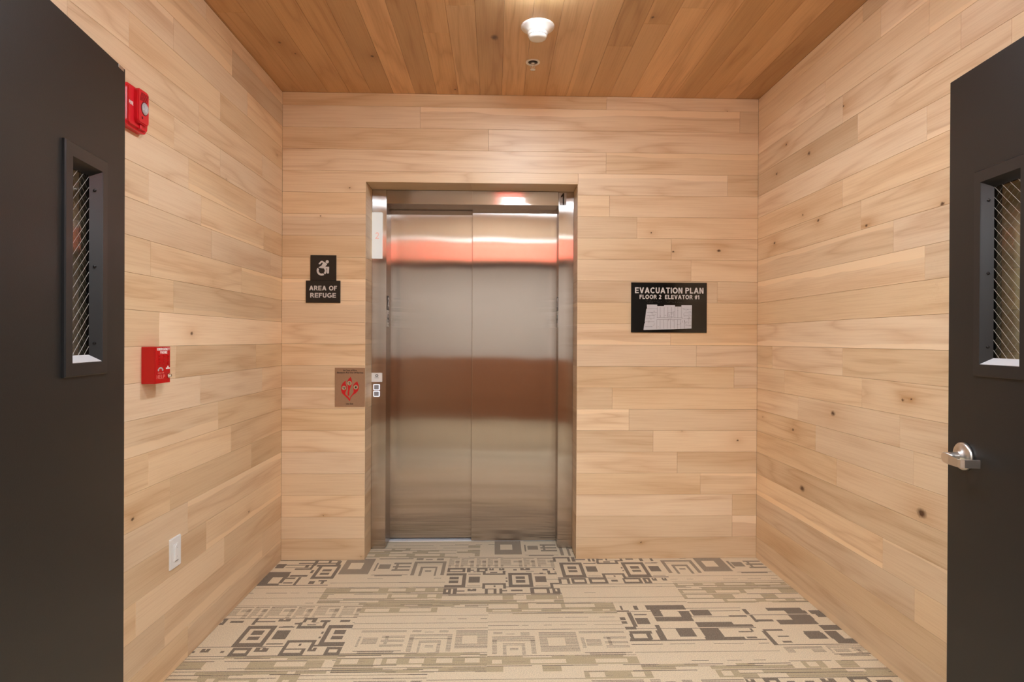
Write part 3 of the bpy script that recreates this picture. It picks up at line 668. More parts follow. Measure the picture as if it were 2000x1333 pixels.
D2 = [(2.563, 2.737, -.671, -.699), (2.645, 2.745, -.7, -.737), (2.64, 2.743, -.746, -.795), (2.56, 2.738, -.794, -.841), (2.462, 2.543, -.792, -.809), (2.446, 2.463, -.682, -.737), (2.453, 2.469, -.747, -.816), (2.446, 2.736, -.738, -.747), (2.762, 2.825, -.702, -.739), (2.773, 2.819, -.739, -.77), (2.732, 2.816, -.848, -.873), (2.731, 2.814, -.873, -.896), (2.723, 2.778, -.906, -.976), (2.732, 2.82, -.973, -1.014), (2.629, 2.707, -.904, -.92), (2.626, 2.711, -.92, -.974), (2.456, 2.546, -.886, -.902), (2.447, 2.466, -.9, -.963), (2.447, 2.463, -.963, -1.023), (2.493, 2.547, -.946, -.955), (2.493, 2.534, -.992, -1.005), (2.449, 2.809, -1.018, -1.025)]
D3 = [(-.009, .35, .005, -.008), (.122, .361, -.042, -.054), (-.03, .369, -.07, -.078), (.005, .053, -.054, -.121), (.066, .213, -.111, -.116), (.124, .219, -.123, -.145), (.172, .19, -.07, -.117), (.207, .22, -.083, -.135), (.205, .225, -.011, -.083), (.237, .372, -.072, -.100), (.25, .27, -.1, -.25), (.353, .373, -.1, -.25), (.252, .374, -.247, -.274), (.285, .335, -.142, -.170), (.285, .335, -.192, -.222), (-.015, .12, -.177, -.216), (-.018, .124, -.215, -.248), (-.002, .047, -.247, -.34), (0, .371, -.355, -.363), (-.006, .111, -.335, -.355), (.13, .223, -.222, -.244), (.185, .2, -.251, -.354), (.102, .119, -.248, -.332), (.119, .169, -.254, -.275), (.124, .173, -.322, -.337), (.26, .29, -.304, -.344), (.307, .352, -.294, -.309), (.326, .342, -.31, -.345), (.285, .3, -.012, -.05), (.337, .36, -.013, -.073), (.226, .24, -.15, -.197)]
for D in (D1, D2, D3):
    for r in D: R_(*r, 2)
R_(2.05, 2.125, -.69, -.752, 0)
light(-.02, .37, -1.21, -1.25, 1); tan(-.02, .50, -1.21, -1.36); light(.50, .99, -1.21, -1.26, 1); heather(.50, .99, -1.26, -1.45, .03)
light(.99, 1.60, -1.21, -1.5, 3); tan(1.60, 2.21, -1.21, -1.27); heather(1.60, 2.21, -1.27, -1.5, .02); tan(2.21, 2.835, -1.21, -1.27); rings(2.21, 2.835, -1.27, -1.62, 2)
tan(-.02, .99, -1.45, -1.82); light(.99, 1.6, -1.5, -1.82); tan(1.6, 2.835, -1.62, -1.82)
for y_, fs in ((-1.82, (rings, light, heather, tan, light)), (-2.12, (tan, heather, light, rings, dots)), (-2.42, (light, rings, tan, light, heather)), (-2.7, (dots, tan, light, tan, light))):
    for i, f in enumerate(fs): f(-.02+i*.58, -.02+(i+1)*.58, y_, max(y_-.3, Y0), *((2,) if f is rings else ()))
PAL = [srgb(226, 208, 178), srgb(188, 170, 136), srgb(98, 85, 74)[:3]+(0.62,), srgb(104, 90, 80)[:3]+(0.15,), srgb(150, 132, 110)[:3]+(0.3,)]
def carpet_tile(x0, x1, ya, yb):
    i0, i1 = int(round((GY1-ya)/RES)), int(round((GY1-yb)/RES)); j0, j1 = int(round((x0-GX0)/RES)), int(round((x1-GX0)/RES))
    g = G[i0:i1, j0:j1]; nh, nw = g.shape; done = np.zeros_like(g, bool)
    V, F, K = [], [], []
    cx, cy = (x0+x1)/2, (ya+yb)/2
    for i in range(nh):
        j = 0
        while j < nw:
            if done[i, j]: j += 1; continue
            c = g[i, j]; e = j
            while e < nw and g[i, e] == c and not done[i, e]: e += 1
            k = i+1
            while k < nh and (g[k, j:e] == c).all() and not done[k, j:e].any(): k += 1
            done[i:k, j:e] = True
            xa, xb = GX0+(j0+j)*RES-cx, GX0+(j0+e)*RES-cx; yt, yl = GY1-(i0+i)*RES-cy, GY1-(i0+k)*RES-cy
            n = len(V); V += [(xa, yl, 0), (xb, yl, 0), (xb, yt, 0), (xa, yt, 0)]; F.append((n, n+1, n+2, n+3)); K.append(c)
            j = e
    # thin skirt so the tile has thickness
    xa, xb, yl, yt = GX0+j0*RES-cx, GX0+j1*RES-cx, GY1-i1*RES-cy, GY1-i0*RES-cy
    n = len(V); ed = .0012; t = .0065
    V += [(xa, yl, 0), (xb, yl, 0), (xb, yt, 0), (xa, yt, 0), (xa+ed, yl+ed, -t), (xb-ed, yl+ed, -t), (xb-ed, yt-ed, -t), (xa+ed, yt-ed, -t)]
    for q in range(4): F.append((n+q, n+4+q, n+4+(q+1) % 4, n+(q+1) % 4)); K.append(3)
    me = bpy.data.meshes.new('carpet_tile'); me.from_pydata(V, [], F); me.materials.append(M['carpet'])
    at = me.attributes.new('yarn', 'FLOAT_COLOR', 'FACE')
    at.data.foreach_set('color', np.array([PAL[c] for c in K], np.float32).ravel())
    link('carpet_tile', me, fl, T(cx, cy, crng.uniform(-.0003, .0003)))
ALT = (-.235, .375, .985, 1.595, 2.205, W); NRM = (0, .61, 1.22, 1.835, 2.445, W)
RC0, RC1 = OPX0, OPX1
for xs, ya, yb in (((RC0, 1.10, RC1), .325, .0), (ALT, .0, -.605), (NRM, -.605, -1.21), (ALT, -1.21, -1.82), (NRM, -1.82, -2.425), (ALT, -2.425, Y0)):
    for a, b_ in zip(xs, xs[1:]): carpet_tile(max(a, 0), b_, ya, yb)

# ------------------------------------------------------------------ front wall with the double door opening, hall behind the camera
HX0, HX1, HZ = 0.235, 2.615, 2.145
bm = bmesh.new()
bx(bm, -0.12, HX0-.05, Y0-.13, Y0, 0, H); bx(bm, HX1+.05, W+.12, Y0-.13, Y0, 0, H); bx(bm, HX0-.05, HX1+.05, Y0-.13, Y0, HZ+.06, H)
wf = obj('wall_front', bm, M['oak']); dress(wf, (.95, .95, .95)); tag(wf, 'oak wall holding the double doors', kind='structure')
bm = bmesh.new()
bx(bm, HX0-.05, HX0, Y0-.14, Y0+.012, 0, HZ, .002); bx(bm, HX1, HX1+.05, Y0-.14, Y0+.012, 0, HZ, .002); bx(bm, HX0-.05, HX1+.05, Y0-.14, Y0+.012, HZ, HZ+.06, .002)
o = obj('trim_1', bm, M['door_trim']); tag(o, 'black steel frame of the double door opening', kind='structure')
hc = obj('ceiling_hall', box(-2.5, W+2.5, -6.0, Y0-.14, 2.62, 2.74), M['white_paint']); tag(hc, 'white ceiling of the hall', kind='structure')
bm = box(-2.5, W+2.5, -5.62, -5.5, 0, 2.62); o = obj('wall_hall', bm, M['grey_paint']); tag(o, 'grey beige wall of the hall', kind='structure')
bm = box(-2.5, W+2.5, -5.5, -5.475, 0, 1.0, .004); o = obj('trim_2', bm, M['wainscot']); tag(o, 'brown wooden wainscot along the hall wall', kind='structure')
o = obj('floor_hall', box(-2.5, W+2.5, -6.0, Y0-.0, -0.006, -0.001), M['hall_carpet']); tag(o, 'beige carpet of the hall', kind='structure')
bm = bmesh.new(); bx(bm, -2.5, -.12, Y0-.13, Y0-.03, 0, 2.62); bx(bm, W+.12, W+2.5, Y0-.13, Y0-.03, 0, 2.62)
o = obj('wall_hall_near', bm, M['grey_paint']); tag(o, 'grey beige wall of the hall beside the door opening', kind='structure')

# ------------------------------------------------------------------ elevator
FY = REC
el = empty('elevator_entrance', T((OPX0+OPX1)/2, FY, 0)); tag(el, 'brushed stainless steel elevator entrance with two sliding door panels', 'elevator')
E0 = T(-(OPX0+OPX1)/2, -FY, 0)
JL, JR = 0.5735, 1.6405
def jamb(x0, x1):
    pts = [(x0, .012), (x0+.004, .004), (x0+.012, .001), (x1-.012, .001), (x1-.004, .004), (x1, .012), (x1, OPZ-.001), (x0, OPZ-.001)]
    bm = prism(pts, FY, FY+.20)
    bmesh.ops.bevel(bm, geom=[e for e in bm.edges if abs(e.verts[0].co.y-FY) < 1e-6 and abs(e.verts[1].co.y-FY) < 1e-6], offset=.0018, segments=2, affect='EDGES')
    return obj('jamb', bm, M['steel_v'], el, E0)
jamb(OPX0+.0005, JL); jamb(JR, OPX1-.0005)
HB = 2.137
o = obj('header', box(JL+.0012, JR-.0012, FY+.001, FY+.13, HB, OPZ-.001, .0018, 2), M['steel_h'], el, E0)
o = obj('soffit_strip', box(JL+.001, JR-.001, FY+.13, FY+.20, HB+.006, HB+.05), M['steel_h'], el, E0)
SEAM = 1.0995
o = obj('door_panel', box(JL-.03, SEAM+.03, FY+.163, FY+.185, .015, HB+.02, .0012), M['steel_v'], el, E0); o['label'] = 'left steel sliding panel, set further back'
o = obj('door_panel', box(SEAM, JR+.03, FY+.128, FY+.155, .008, HB+.02, .0015, 2), M['steel_v'], el, E0); o['label'] = 'right steel sliding panel, in front'
bm = bmesh.new(); y_ = .322
for a, b_, z in ((0, .026, 0), (.032, .040, -.001), (.046, .075, 0)): bx(bm, JL-.002, JR+.002, y_+a, y_+b_, -.02, .0045+z, .0008)
obj('sill', bm, M['aluminium'], el, E0)
obj('sill_groove', box(JL-.002, JR+.002, y_, y_+.08, -.03, -.006), M['slot'], el, E0)
obj('shaft_back', box(JL-.05, JR+.05, FY+.21, FY+.22, .0, HB+.05), M['slot'], el, E0)

# floor position panel on the left jamb, elevator number on the right jamb
pi = empty('position_indicator', T(.5165, FY, 1.9385)); tag(pi, 'tall white floor position panel at the top of the left elevator jamb', 'indicator')
Q = T(-.5165, -FY, -1.9385)
obj('panel', prism(rrect(.4862, .550, 1.796, 2.081, .003), FY-.010, FY), M['panel_white'], pi, Q)
caps('lit_digit', '2', .507, .529, 1.917, 1.957, FY-.010, M['digit'], pi, .0006, .16, Q)
nu = empty('elevator_number_plate', T(1.664, FY, 2.1775)); tag(nu, 'small grey plate with black number 1 on the right elevator jamb', 'sign')
Q = T(-1.664, -FY, -2.1775)
obj('plate', prism(rrect(1.6415, 1.687, 2.138, 2.2165, .001), FY-.002, FY), M['white_shade'], nu, Q)
caps('numeral', '1', 1.653, 1.673, 2.140, 2.213, FY-.002, M['ink'], nu, .001, .18, Q)

# call station
cs = empty('call_station', T(.5165, FY, 1.015)); tag(cs, 'elevator call station of white card and two lit square buttons on left jamb', 'call button')
Q = T(-.5165, -FY, -1.015)
obj('face_plate', prism(rrect(.4862, .551, 1.035, 1.091, .002), FY-.004, FY), M['white_plastic'], cs, Q)
bm = bmesh.new(); n = 20
o_ = [disc(.518, 1.074, .0085, n), disc(.518, 1.074, .0052, n)]
for i in range(n): prism([o_[0][i], o_[0][(i+1) % n], o_[1][(i+1) % n], o_[1][i]], FY-.0046, FY-.004, bm)
obj('ring_emblem', bm, M['ink'], cs, Q)['kind'] = 'stuff'
bm = bmesh.new()
for i in range(6): bx(bm, .505+i*.0043, .5085+i*.0043, FY-.0044, FY-.004, 1.0595, 1.0612)
obj('caption_line', bm, M['plan_line'], cs, Q)['kind'] = 'stuff'
for z0, z1 in ((.984, 1.021), (.9435, .980)):
    b1 = obj('button', prism(rrect(.5015, .5315, z0+.004, z1-.004, .002), FY-.006, FY), M['button_face'], cs, Q)
    bm = bmesh.new(); a_, b2 = rrect(.4985, .5345, z0+.001, z1-.001, .002), rrect(.5014, .5316, z0+.0039, z1-.0039, .001)
    for i in range(len(a_)): prism([a_[i], a_[(i+1) % len(a_)], b2[(i+1) % len(a_)], b2[i]], FY-.005, FY, bm)
    obj('lit_ring', bm, M['button_ring'], b1)

# small plates on the jamb returns: local x runs into the recess
def jamb_plate(side):
    X = JL if side == 'left' else JR
    mw = frame((X, .245, 1.475), (0, 1, 0), (-1, 0, 0), (0, 0, 1)) if side == 'left' else frame((X, .245, 1.475), (0, -1, 0), (1, 0, 0), (0, 0, 1))
    sg = 1 if side == 'left' else -1
    t = empty('floor_number_plate', mw); tag(t, f'black plate with white 2 on the {side} jamb return of the elevator', 'sign', 'tactile plates on the elevator jambs')
    obj('plate', prism(rrect(-.033, .033, .008, .095, .003), -.0016, 0), M['black_plate'], t)
    caps('numeral', '2', -.008, .026, .030, .088, -.0016, M['white_print'], t, .0012, .17)
    bm = bmesh.new()
    for a in (-.012, -.004, .010): prism(disc(a, .020, .002, 8), -.0026, -.0016, bm)
    obj('braille', bm, M['white_print'], t)['kind'] = 'stuff'
    s = empty('tactile_code_plate', mw); tag(s, f'white plate with dark oval mark under the black 2 on the {side} elevator jamb', 'sign', 'tactile plates on the elevator jambs')
    obj('plate', prism(rrect(-.040, .040, -.097, .006, .002), -.0016, 0), M['white_plate'], s)
    bm = bmesh.new(); o1, o2 = disc(0, -.045, .027, 24, .95), disc(0, -.045, .021, 24, .9)
    for i in range(24): prism([o1[i], o1[(i+1) % 24], o2[(i+1) % 24], o2[i]], -.0022, -.0016, bm)
    strip([(-.018, -.033), (0, -.057), (.018, -.033)], .006, -.0022, -.0016, bm); strip([(-.019, -.047), (.019, -.047)], .006, -.0022, -.0016, bm)
    obj('oval_mark', bm, M['ink'], s)['kind'] = 'stuff'
    bm = bmesh.new()
    prism(disc(0, -.010, .004, 10), -.0022, -.0016, bm); bx(bm, -.005, .005, -.0022, -.0016, -.088, -.078)
    obj('small_marks', bm, M['ink'], s)['kind'] = 'stuff'
jamb_plate('left'); jamb_plate('right')

# ------------------------------------------------------------------ signs on the back wall
t = empty('accessibility_sign', T(.241, 0, 1.641)); tag(t, 'square black sign with grey wheelchair symbol above AREA OF REFUGE', 'sign')
Q = T(-.241, 0, -1.641)
obj('panel', box(.166, .316, -.0065, 0, 1.641, 1.789, .0008), M['sign_black'], t, Q)
def A(px, pz): return (.166+(px-207)/(808-207)*.150, 1.789-(pz-110)/(712-110)*.148)       # symbol drawn in its own 0..600 grid
bm = bmesh.new(); f0, f1 = -.0075, -.0065
prism(disc(*A(600, 266), .0092, 20), f0, f1, bm)                                             # head
prism([A(575, 300), A(598, 325), A(540, 400), A(500, 425), A(405, 412), A(400, 398), A(465, 360), A(498, 300), A(478, 280), A(430, 330), A(402, 322), A(402, 306), A(455, 248), A(485, 244)], f0, f1, bm)
prism([A(540, 385), A(645, 385), A(645, 420), A(640, 530), A(630, 545), A(600, 545), A(596, 530), A(600, 425), A(545, 425)], f0, f1, bm)
cx, cz = A(472, 478); ro, ri = .0290, .0175
for a0, a1 in ((148, 300), (-48, 62)):
    k = 18
    for i in range(k):
        p0, p1 = math.radians(a0+(a1-a0)*i/k), math.radians(a0+(a1-a0)*(i+1)/k)
        prism([(cx+ro*math.cos(p0), cz+ro*math.sin(p0)), (cx+ro*math.cos(p1), cz+ro*math.sin(p1)), (cx+ri*math.cos(p1), cz+ri*math.sin(p1)), (cx+ri*math.cos(p0), cz+ri*math.sin(p0))], f0, f1, bm)
obj('wheelchair_symbol', bm, M['letter'], t, Q)['kind'] = 'stuff'
t = empty('area_of_refuge_sign', T(.24, 0, 1.511)); tag(t, 'black sign with pale grey letters reading AREA OF REFUGE', 'sign')
Q = T(-.24, 0, -1.511)
obj('panel', box(.140, .340, -.0065, 0, 1.511, 1.6405, .0008), M['sign_black'], t, Q)
caps('lettering', 'AREA OF', .160, .321, 1.583, 1.610, -.0065, M['letter'], t, .001, .22, Q)
caps('lettering', 'REFUGE', .166, .315, 1.541, 1.568, -.0065, M['letter'], t, .001, .22, Q)

t = empty('evacuation_plan_sign', T(2.2795, 0, 1.346)); tag(t, 'black glossy evacuation plan sign with pale floor plan, right of elevator', 'sign')
Q = T(-2.2795, 0, -1.346); x0, x1, z0, z1 = 2.053, 2.506, 1.346, 1.643
obj('panel', box(x0, x1, -.0065, 0, z0, z1, .0008), M['sign_gloss'], t, Q)
def E_(px, pz): return (x0+(px-140)/(1765-140)*(x1-x0), z1-(pz-132)/(1220-132)*(z1-z0))
a, b_ = E_(220, 365), E_(1690, 240); caps('heading', 'EVACUATION PLAN', a[0], b_[0], a[1], b_[1], -.0065, M['letter'], t, .001, .22, Q)
a, b_ = E_(318, 490), E_(1600, 400); caps('subheading', 'FLOOR 2  ELEVATOR #1', a[0], b_[0], a[1], b_[1], -.0065, M['letter'], t, .001, .22, Q)
bm = bmesh.new(); br = random.Random(3)
for i in range(22):
    for k in range(3):
        if br.random() < .55: prism(disc(*E_(460+i*35+br.choice((0, 12)), 530+k*17), .0016, 6), -.0073, -.0065, bm)
obj('braille_line', bm, M['braille'], t, Q)['kind'] = 'stuff'
out = [(475, 612), (697, 612), (697, 645), (845, 645), (845, 620), (1078, 620), (1078, 652), (1218, 652), (1218, 620), (1443, 620), (1437, 1128), (1130, 1140), (1060, 1145), (760, 1155), (690, 1158), (405, 1166), (425, 1020), (440, 1015), (432, 985), (465, 705), (478, 700)]
pl = obj('floor_plan', prism([E_(*q) for q in out], -.0072, -.0065), M['plan_grey'], t, Q)
bm = bmesh.new(); lw = .0011
def hl(xa, xb, z): a = E_(xa, z); b2 = E_(xb, z); bx(bm, a[0], b2[0], -.0076, -.0072, a[1]-lw/2, a[1]+lw/2)
def vl(x, za, zb): a = E_(x, za); b2 = E_(x, zb); bx(bm, a[0]-lw/2, a[0]+lw/2, -.0076, -.0072, b2[1], a[1])
for x in (697, 762, 845, 925, 1003, 1078, 1140, 1218): vl(x, 660, 900)
for x in (690, 760, 840, 915, 985, 1065, 1135, 1205, 1285): vl(x, 935, 1135)
hl(480, 697, 700); hl(480, 690, 780); hl(470, 640, 850); hl(450, 640, 910); hl(440, 640, 985); hl(440, 600, 1095); hl(690, 1218, 895); hl(690, 1218, 935)
hl(1260, 1430, 710); hl(1280, 1435, 785); hl(1270, 1430, 850); hl(1260, 1430, 915); hl(1290, 1430, 985); hl(1300, 1430, 1060)
hl(930, 1055, 782); vl(930, 782, 870); vl(1052, 782, 870); hl(930, 1055, 868); vl(995, 790, 840)
for i in range(46):
    x = br.choice([br.uniform(520, 690), br.uniform(700, 1200), br.uniform(1225, 1400)]); z = br.uniform(690, 1090)
    if br.random() < .5: hl(x, x+br.uniform(20, 60), z)
    else: vl(x, z, z+br.uniform(20, 55))
obj('plan_lines', bm, M['plan_line'], pl)['kind'] = 'stuff'

t = empty('fire_elevator_sign', T(.3985, 0, .902)); tag(t, 'bronze fire warning sign with red flames beside the call buttons', 'sign')
Q = T(-.3985, 0, -.902); fx0, fx1, fz0, fz1 = .310, .4845, .902, 1.130
obj('panel', box(fx0, fx1, -.004, 0, fz0, fz1, .0006), M['bronze'], t, Q)
def F_(px, pz): return (fx0+(px-130)/(955-130)*(fx1-fx0), fz1-(pz-125)/(1180-125)*(fz1-fz0))
for s, a, b_ in (('In Case of Fire', (365, 215), (730, 172)), ('Elevators Are Out Of Service', (190, 275), (910, 232)), ('Use Exit', (440, 1118), (640, 1078))):
    a, b_ = F_(*a), F_(*b_); text_mesh('lettering', s, a[0], b_[0], a[1], b_[1], -.004, M['ink'], t, .0006, .02, Q)
fl_l = [(430, 470), (425, 540), (445, 600), (465, 660), (445, 740), (420, 800), (425, 845), (500, 910), (545, 975), (550, 1010), (535, 1025), (480, 955), (400, 880), (330, 815), (300, 720), (305, 620), (345, 540), (400, 490)]
fl_m = [(560, 365), (585, 420), (602, 490), (600, 555), (570, 640), (545, 700), (530, 760), (528, 850), (515, 885), (485, 880), (480, 800), (495, 720), (490, 640), (470, 570), (470, 490), (510, 420), (545, 390)]
fl_r = [(740, 490), (765, 540), (788, 600), (790, 680), (765, 750), (700, 815), (620, 870), (570, 930), (550, 1000), (545, 960), (560, 905), (610, 840), (645, 780), (645, 720), (632, 660), (640, 590), (680, 530), (725, 505)]
for q in (fl_l, fl_m, fl_r): obj('flame', prism([F_(*c) for c in q], -.0047, -.004), M['flame'], t, Q)
for c, kind in (((382, 668), 'stairs'), ((532, 540), 'runner'), ((706, 648), 'fire')):
    ctr = F_(*c); d_ = obj('pictogram', prism(disc(*ctr, .0128, 20), -.0052, -.0047), M['picto'], t, Q)
    bm = bmesh.new(); s = .0001; ab = lambda u, v: (ctr[0]+u*.001, ctr[1]+v*.001)
    if kind == 'stairs': strip([ab(-9, 4), ab(-4, 4), ab(-4, -1), ab(2, -1), ab(2, -6), ab(8, -6)], .003, -.0057, -.0052, bm); prism([ab(1, 2), ab(8, 7), ab(9, 4), ab(4, -1)], -.0057, -.0052, bm)
    elif kind == 'runner': prism(disc(*ab(1, 7), .002, 8), -.0057, -.0052, bm); strip([ab(0, 5), ab(4, 0), ab(0, -4), ab(3, -9)], .003, -.0057, -.0052, bm); strip([ab(-5, 2), ab(1, 4)], .002, -.0057, -.0052, bm)
    else: prism([ab(0, 8), ab(5, 2), ab(5, -4), ab(1, -7), ab(-4, -6), ab(-5, 0), ab(-2, 3)], -.0057, -.0052, bm)
    obj('figure', bm, M['ink'], d_)

# ------------------------------------------------------------------ things on the left wall (local x along +y, front at -y local = +x world)
def left_frame(y, z): return frame((0, y, z), (0, 1, 0), (-1, 0, 0), (0, 0, 1))
# fire alarm with strobe
t = empty('fire_alarm_strobe', left_frame(-1.477, 2.08)); tag(t, 'red fire alarm with clear strobe lens high on left wall', 'fire alarm')
bm = prism(rrect(-.063, .063, -.072, .072, .020, 6), -.030, 0)
bmesh.ops.bevel(bm, geom=[e for e in bm.edges if all(abs(v.co.y+.030) < 1e-6 for v in e.verts)], offset=.009, segments=3, affect='EDGES')
obj('body', bm, M['red_plastic'], t)
fb = prism(rrect(-.024, .040, -.050, .066, .013, 6), -.044, -.029)
bmesh.ops.bevel(fb, geom=[e for e in fb.edges if all(abs(v.co.y+.044) < 1e-6 for v in e.verts)], offset=.003, segments=2, affect='EDGES')
fc = obj('front_cover', fb, M['red_plastic'], t)
bm = bmesh.new()
for i in range(8): strip([(-.014+i*.0055, .026), (-.004+i*.0055, .056)], .0016, -.0447, -.044, bm)
obj('speaker_grille', bm, M['red_dark'], fc)['kind'] = 'stuff'
bm = bmesh.new(); bmesh.ops.create_uvsphere(bm, u_segments=18, v_segments=10, radius=1)
for v in bm.verts: v.co = Vector((.012+v.co.x*.018, -.044+v.co.y*.010, .004+v.co.z*.021))
obj('strobe_lens', bm, M['lens'], t)
obj('lens_rim', lathe([(.0225, 0), (.0215, .0016), (.0185, .0016)], 32), M['red_dark'], t, frame((.012, -.044, .004), (.9, 0, 0), (0, 0, 1.04), (0, -1, 0)))
bm = bmesh.new(); bx(bm, -.004, .002, -.0452, -.043, -.034, -.026); obj('latch_slot', bm, M['red_dark'], fc)
bm = box(.004, .016, -.036, -.020, -.066, -.052, .001); obj('bottom_clip', bm, M['red_plastic'], t)
caps('lettering', 'FIRE', -.052, -.030, .000, .012, -.0302, M['white_print'], t, .0006, .2)
# emergency phone
PH = -1.3565; t = empty('emergency_phone', left_frame(PH, 1.138)); tag(t, 'red emergency phone box with white lettering and push button on left wall', 'phone')
obj('housing', box(-.0475, .0475, -.048, 0, 0, .131, .0012), M['red_metal'], t)
obj('front_panel', box(-.0475, .0475, -.0505, -.048, 0, .131, .0010), M['red_metal'], t)
FYp = -.0505
def U(u, v): return (-.0475+u*.095, .131*(1-v))
a, b_ = U(.09, .10), U(.95, .03); caps('lettering', 'EMERGENCY', a[0], b_[0], a[1], b_[1], FYp, M['white_print'], t, .0005, .24)
a, b_ = U(.30, .19), U(.78, .12); caps('lettering', 'PHONE', a[0], b_[0], a[1], b_[1], FYp, M['white_print'], t, .0005, .24)
a, b_ = U(.06, .87), U(.62, .765); caps('lettering', 'HELP', a[0], b_[0], a[1], b_[1], FYp, M['pink_print'], t, .0005, .16)
a, b_ = U(.15, .735), U(.56, .70); caps('lettering', 'PUSH FOR', a[0], b_[0], a[1], b_[1], FYp, M['pink_print'], t, .0005, .16)
for v in (.235, .31, .385, .46):
    for u in (.24, .54, .84):
        c = U(u, v); o = obj('speaker_louver', prism([(c[0]-.0065, c[1]-.003), (c[0]+.0065, c[1]-.003), (c[0]+.005, c[1]+.001), (c[0], c[1]+.003), (c[0]-.005, c[1]+.001)], FYp-.0035, FYp), M['red_metal'], t)
bm = bmesh.new(); c = U(.32, .64); k = 14
for i in range(k):
    p0, p1 = math.radians(20+140*i/k), math.radians(20+140*(i+1)/k)
    prism([(c[0]+.016*math.cos(p0), c[1]+.011*math.sin(p0)), (c[0]+.016*math.cos(p1), c[1]+.011*math.sin(p1)), (c[0]+.012*math.cos(p1), c[1]+.006*math.sin(p1)), (c[0]+.012*math.cos(p0), c[1]+.006*math.sin(p0))], FYp-.0006, FYp, bm)
for s in (-1, 1): prism(disc(c[0]+s*.0135, c[1]+.001, .0042, 12), FYp-.0006, FYp, bm)
obj('handset_symbol', bm, M['white_shade'], t)['kind'] = 'stuff'
bm = bmesh.new(); c = U(.84, .60); strip([(c[0]-.014, c[1]), (c[0]+.0125, c[1])], .005, FYp-.0006, FYp, bm); prism(disc(c[0]-.001, c[1]+.005, .004, 10), FYp-.0006, FYp, bm)
obj('push_arrow', bm, M['white_print'], t)['kind'] = 'stuff'
bm = lathe([(.0085, 0), (.0085, .004), (.0062, .0055), (.0062, .010), (.005, .0115)], 20); c = U(.86, .805)
obj('push_button', bm, M['chrome'], t, frame((c[0], FYp, c[1]), (1, 0, 0), (0, 0, 1), (0, -1, 0)), True)
# outlet plate
t = empty('wall_device_plate', left_frame(-1.179, .465)); tag(t, 'white wall plate with slim rounded device low on left wall', 'wall plate')
bm = prism(rrect(-.040, .040, -.060, .060, .004), -.006, 0)
bmesh.ops.bevel(bm, geom=[e for e in bm.edges if all(abs(v.co.y+.006) < 1e-6 for v in e.verts)], offset=.0025, segments=2, affect='EDGES')
obj('plate', bm, M['white_plastic'], t)
bm = prism(rrect(-.0165, .0165, -.034, .034, .002), -.008, -.006); obj('insert', bm, M['white_plastic'], t)
pts = [(-.011, -.030), (.011, -.030), (.011, .020)]+[(.011*math.cos(math.radians(a)), .020+.011*math.sin(math.radians(a))) for a in range(0, 181, 20)]
ki = obj('raised_cover', prism(pts, -.011, -.008), M['white_plastic'], t)
bm = bmesh.new()
for z in (.018, -.016): prism(disc(.002, z, .0016, 10), -.0115, -.011, bm)
obj('indicator_holes', bm, M['white_shade'], ki)['kind'] = 'stuff'
obj('slot', box(-.010, .012, -.0096, -.0088, -.0335, -.0315), M['slot'], t)

# ------------------------------------------------------------------ ceiling fittings
t = empty('smoke_detector', T(1.436, -.79, H)); tag(t, 'white round smoke detector on wooden ceiling', 'smoke detector')
obj('base', lathe([(.0775, 0), (.0775, -.004), (.072, -.009), (.060, -.016), (.051, -.024), (.0475, -.032)], 48), M['cream_plastic'], t, None, True)
obj('body', lathe([(.0475, -.0315), (.0445, -.044)], 48), M['cream_plastic'], t, None, True)
bm = bmesh.new()
for i in range(14):
    a0, a1 = 2*PI*i/14+.05, 2*PI*(i+1)/14-.05
    pts = [(.0425*math.cos(a0), .0425*math.sin(a0)), (.0425*math.cos(a1), .0425*math.sin(a1)), (.041*math.cos(a1), .041*math.sin(a1)), (.041*math.cos(a0), .041*math.sin(a0))]
    lo = [bm.verts.new((x, y, -.0455)) for x, y in pts]; hi = [bm.verts.new((x, y, -.0415)) for x, y in pts]
    bm.faces.new(lo); bm.faces.new(hi[::-1])
    for q in range(4): bm.faces.new((lo[q], hi[q], hi[(q+1) % 4], lo[(q+1) % 4]))
bmesh.ops.recalc_face_normals(bm, faces=bm.faces[:])
obj('vent_ring', bm, M['slot'], t)['kind'] = 'stuff'
obj('cap', lathe([(.0425, -.0452), (.0405, -.052), (.038, -.056), (.020, -.057)], 48), M['cream_plastic'], t, None, True)

t = empty('fire_sprinkler', T(1.4365, -.434, H)); tag(t, 'small white sprinkler head nearer the back wall on ceiling', 'sprinkler')
obj('escutcheon', lathe([(.037, 0), (.037, -.003), (.034, -.006), (.026, -.004), (.024, .004)], 40, cap=False), M['cream_plastic'], t, None, True)
obj('recess_cup', lathe([(.024, -.002), (.020, -.0008), (.001, -.0005)], 32), M['slot'], t, None, True)
obj('head_body', lathe([(.010, -.0005), (.010, -.010), (.007, -.014)], 20), M['satin_nickel'], t, None, True)
for s in (-1, 1): obj('frame_arm', tube([(s*.009, 0, -.010), (s*.011, 0, -.020), (s*.008, 0, -.030), (0, 0, -.036)], .0022, 8), M['cream_plastic'], t, None, True)
obj('glass_bulb', lathe([(.0005, -.012), (.002, -.014), (.0022, -.028), (.0005, -.032)], 12), M['cream_plastic'], t, None, True)
bm = lathe([(.004, -.034), (.013, -.039), (.0135, -.041), (.003, -.0405)], 24); obj('deflector', bm, M['cream_plastic'], t, None, True)

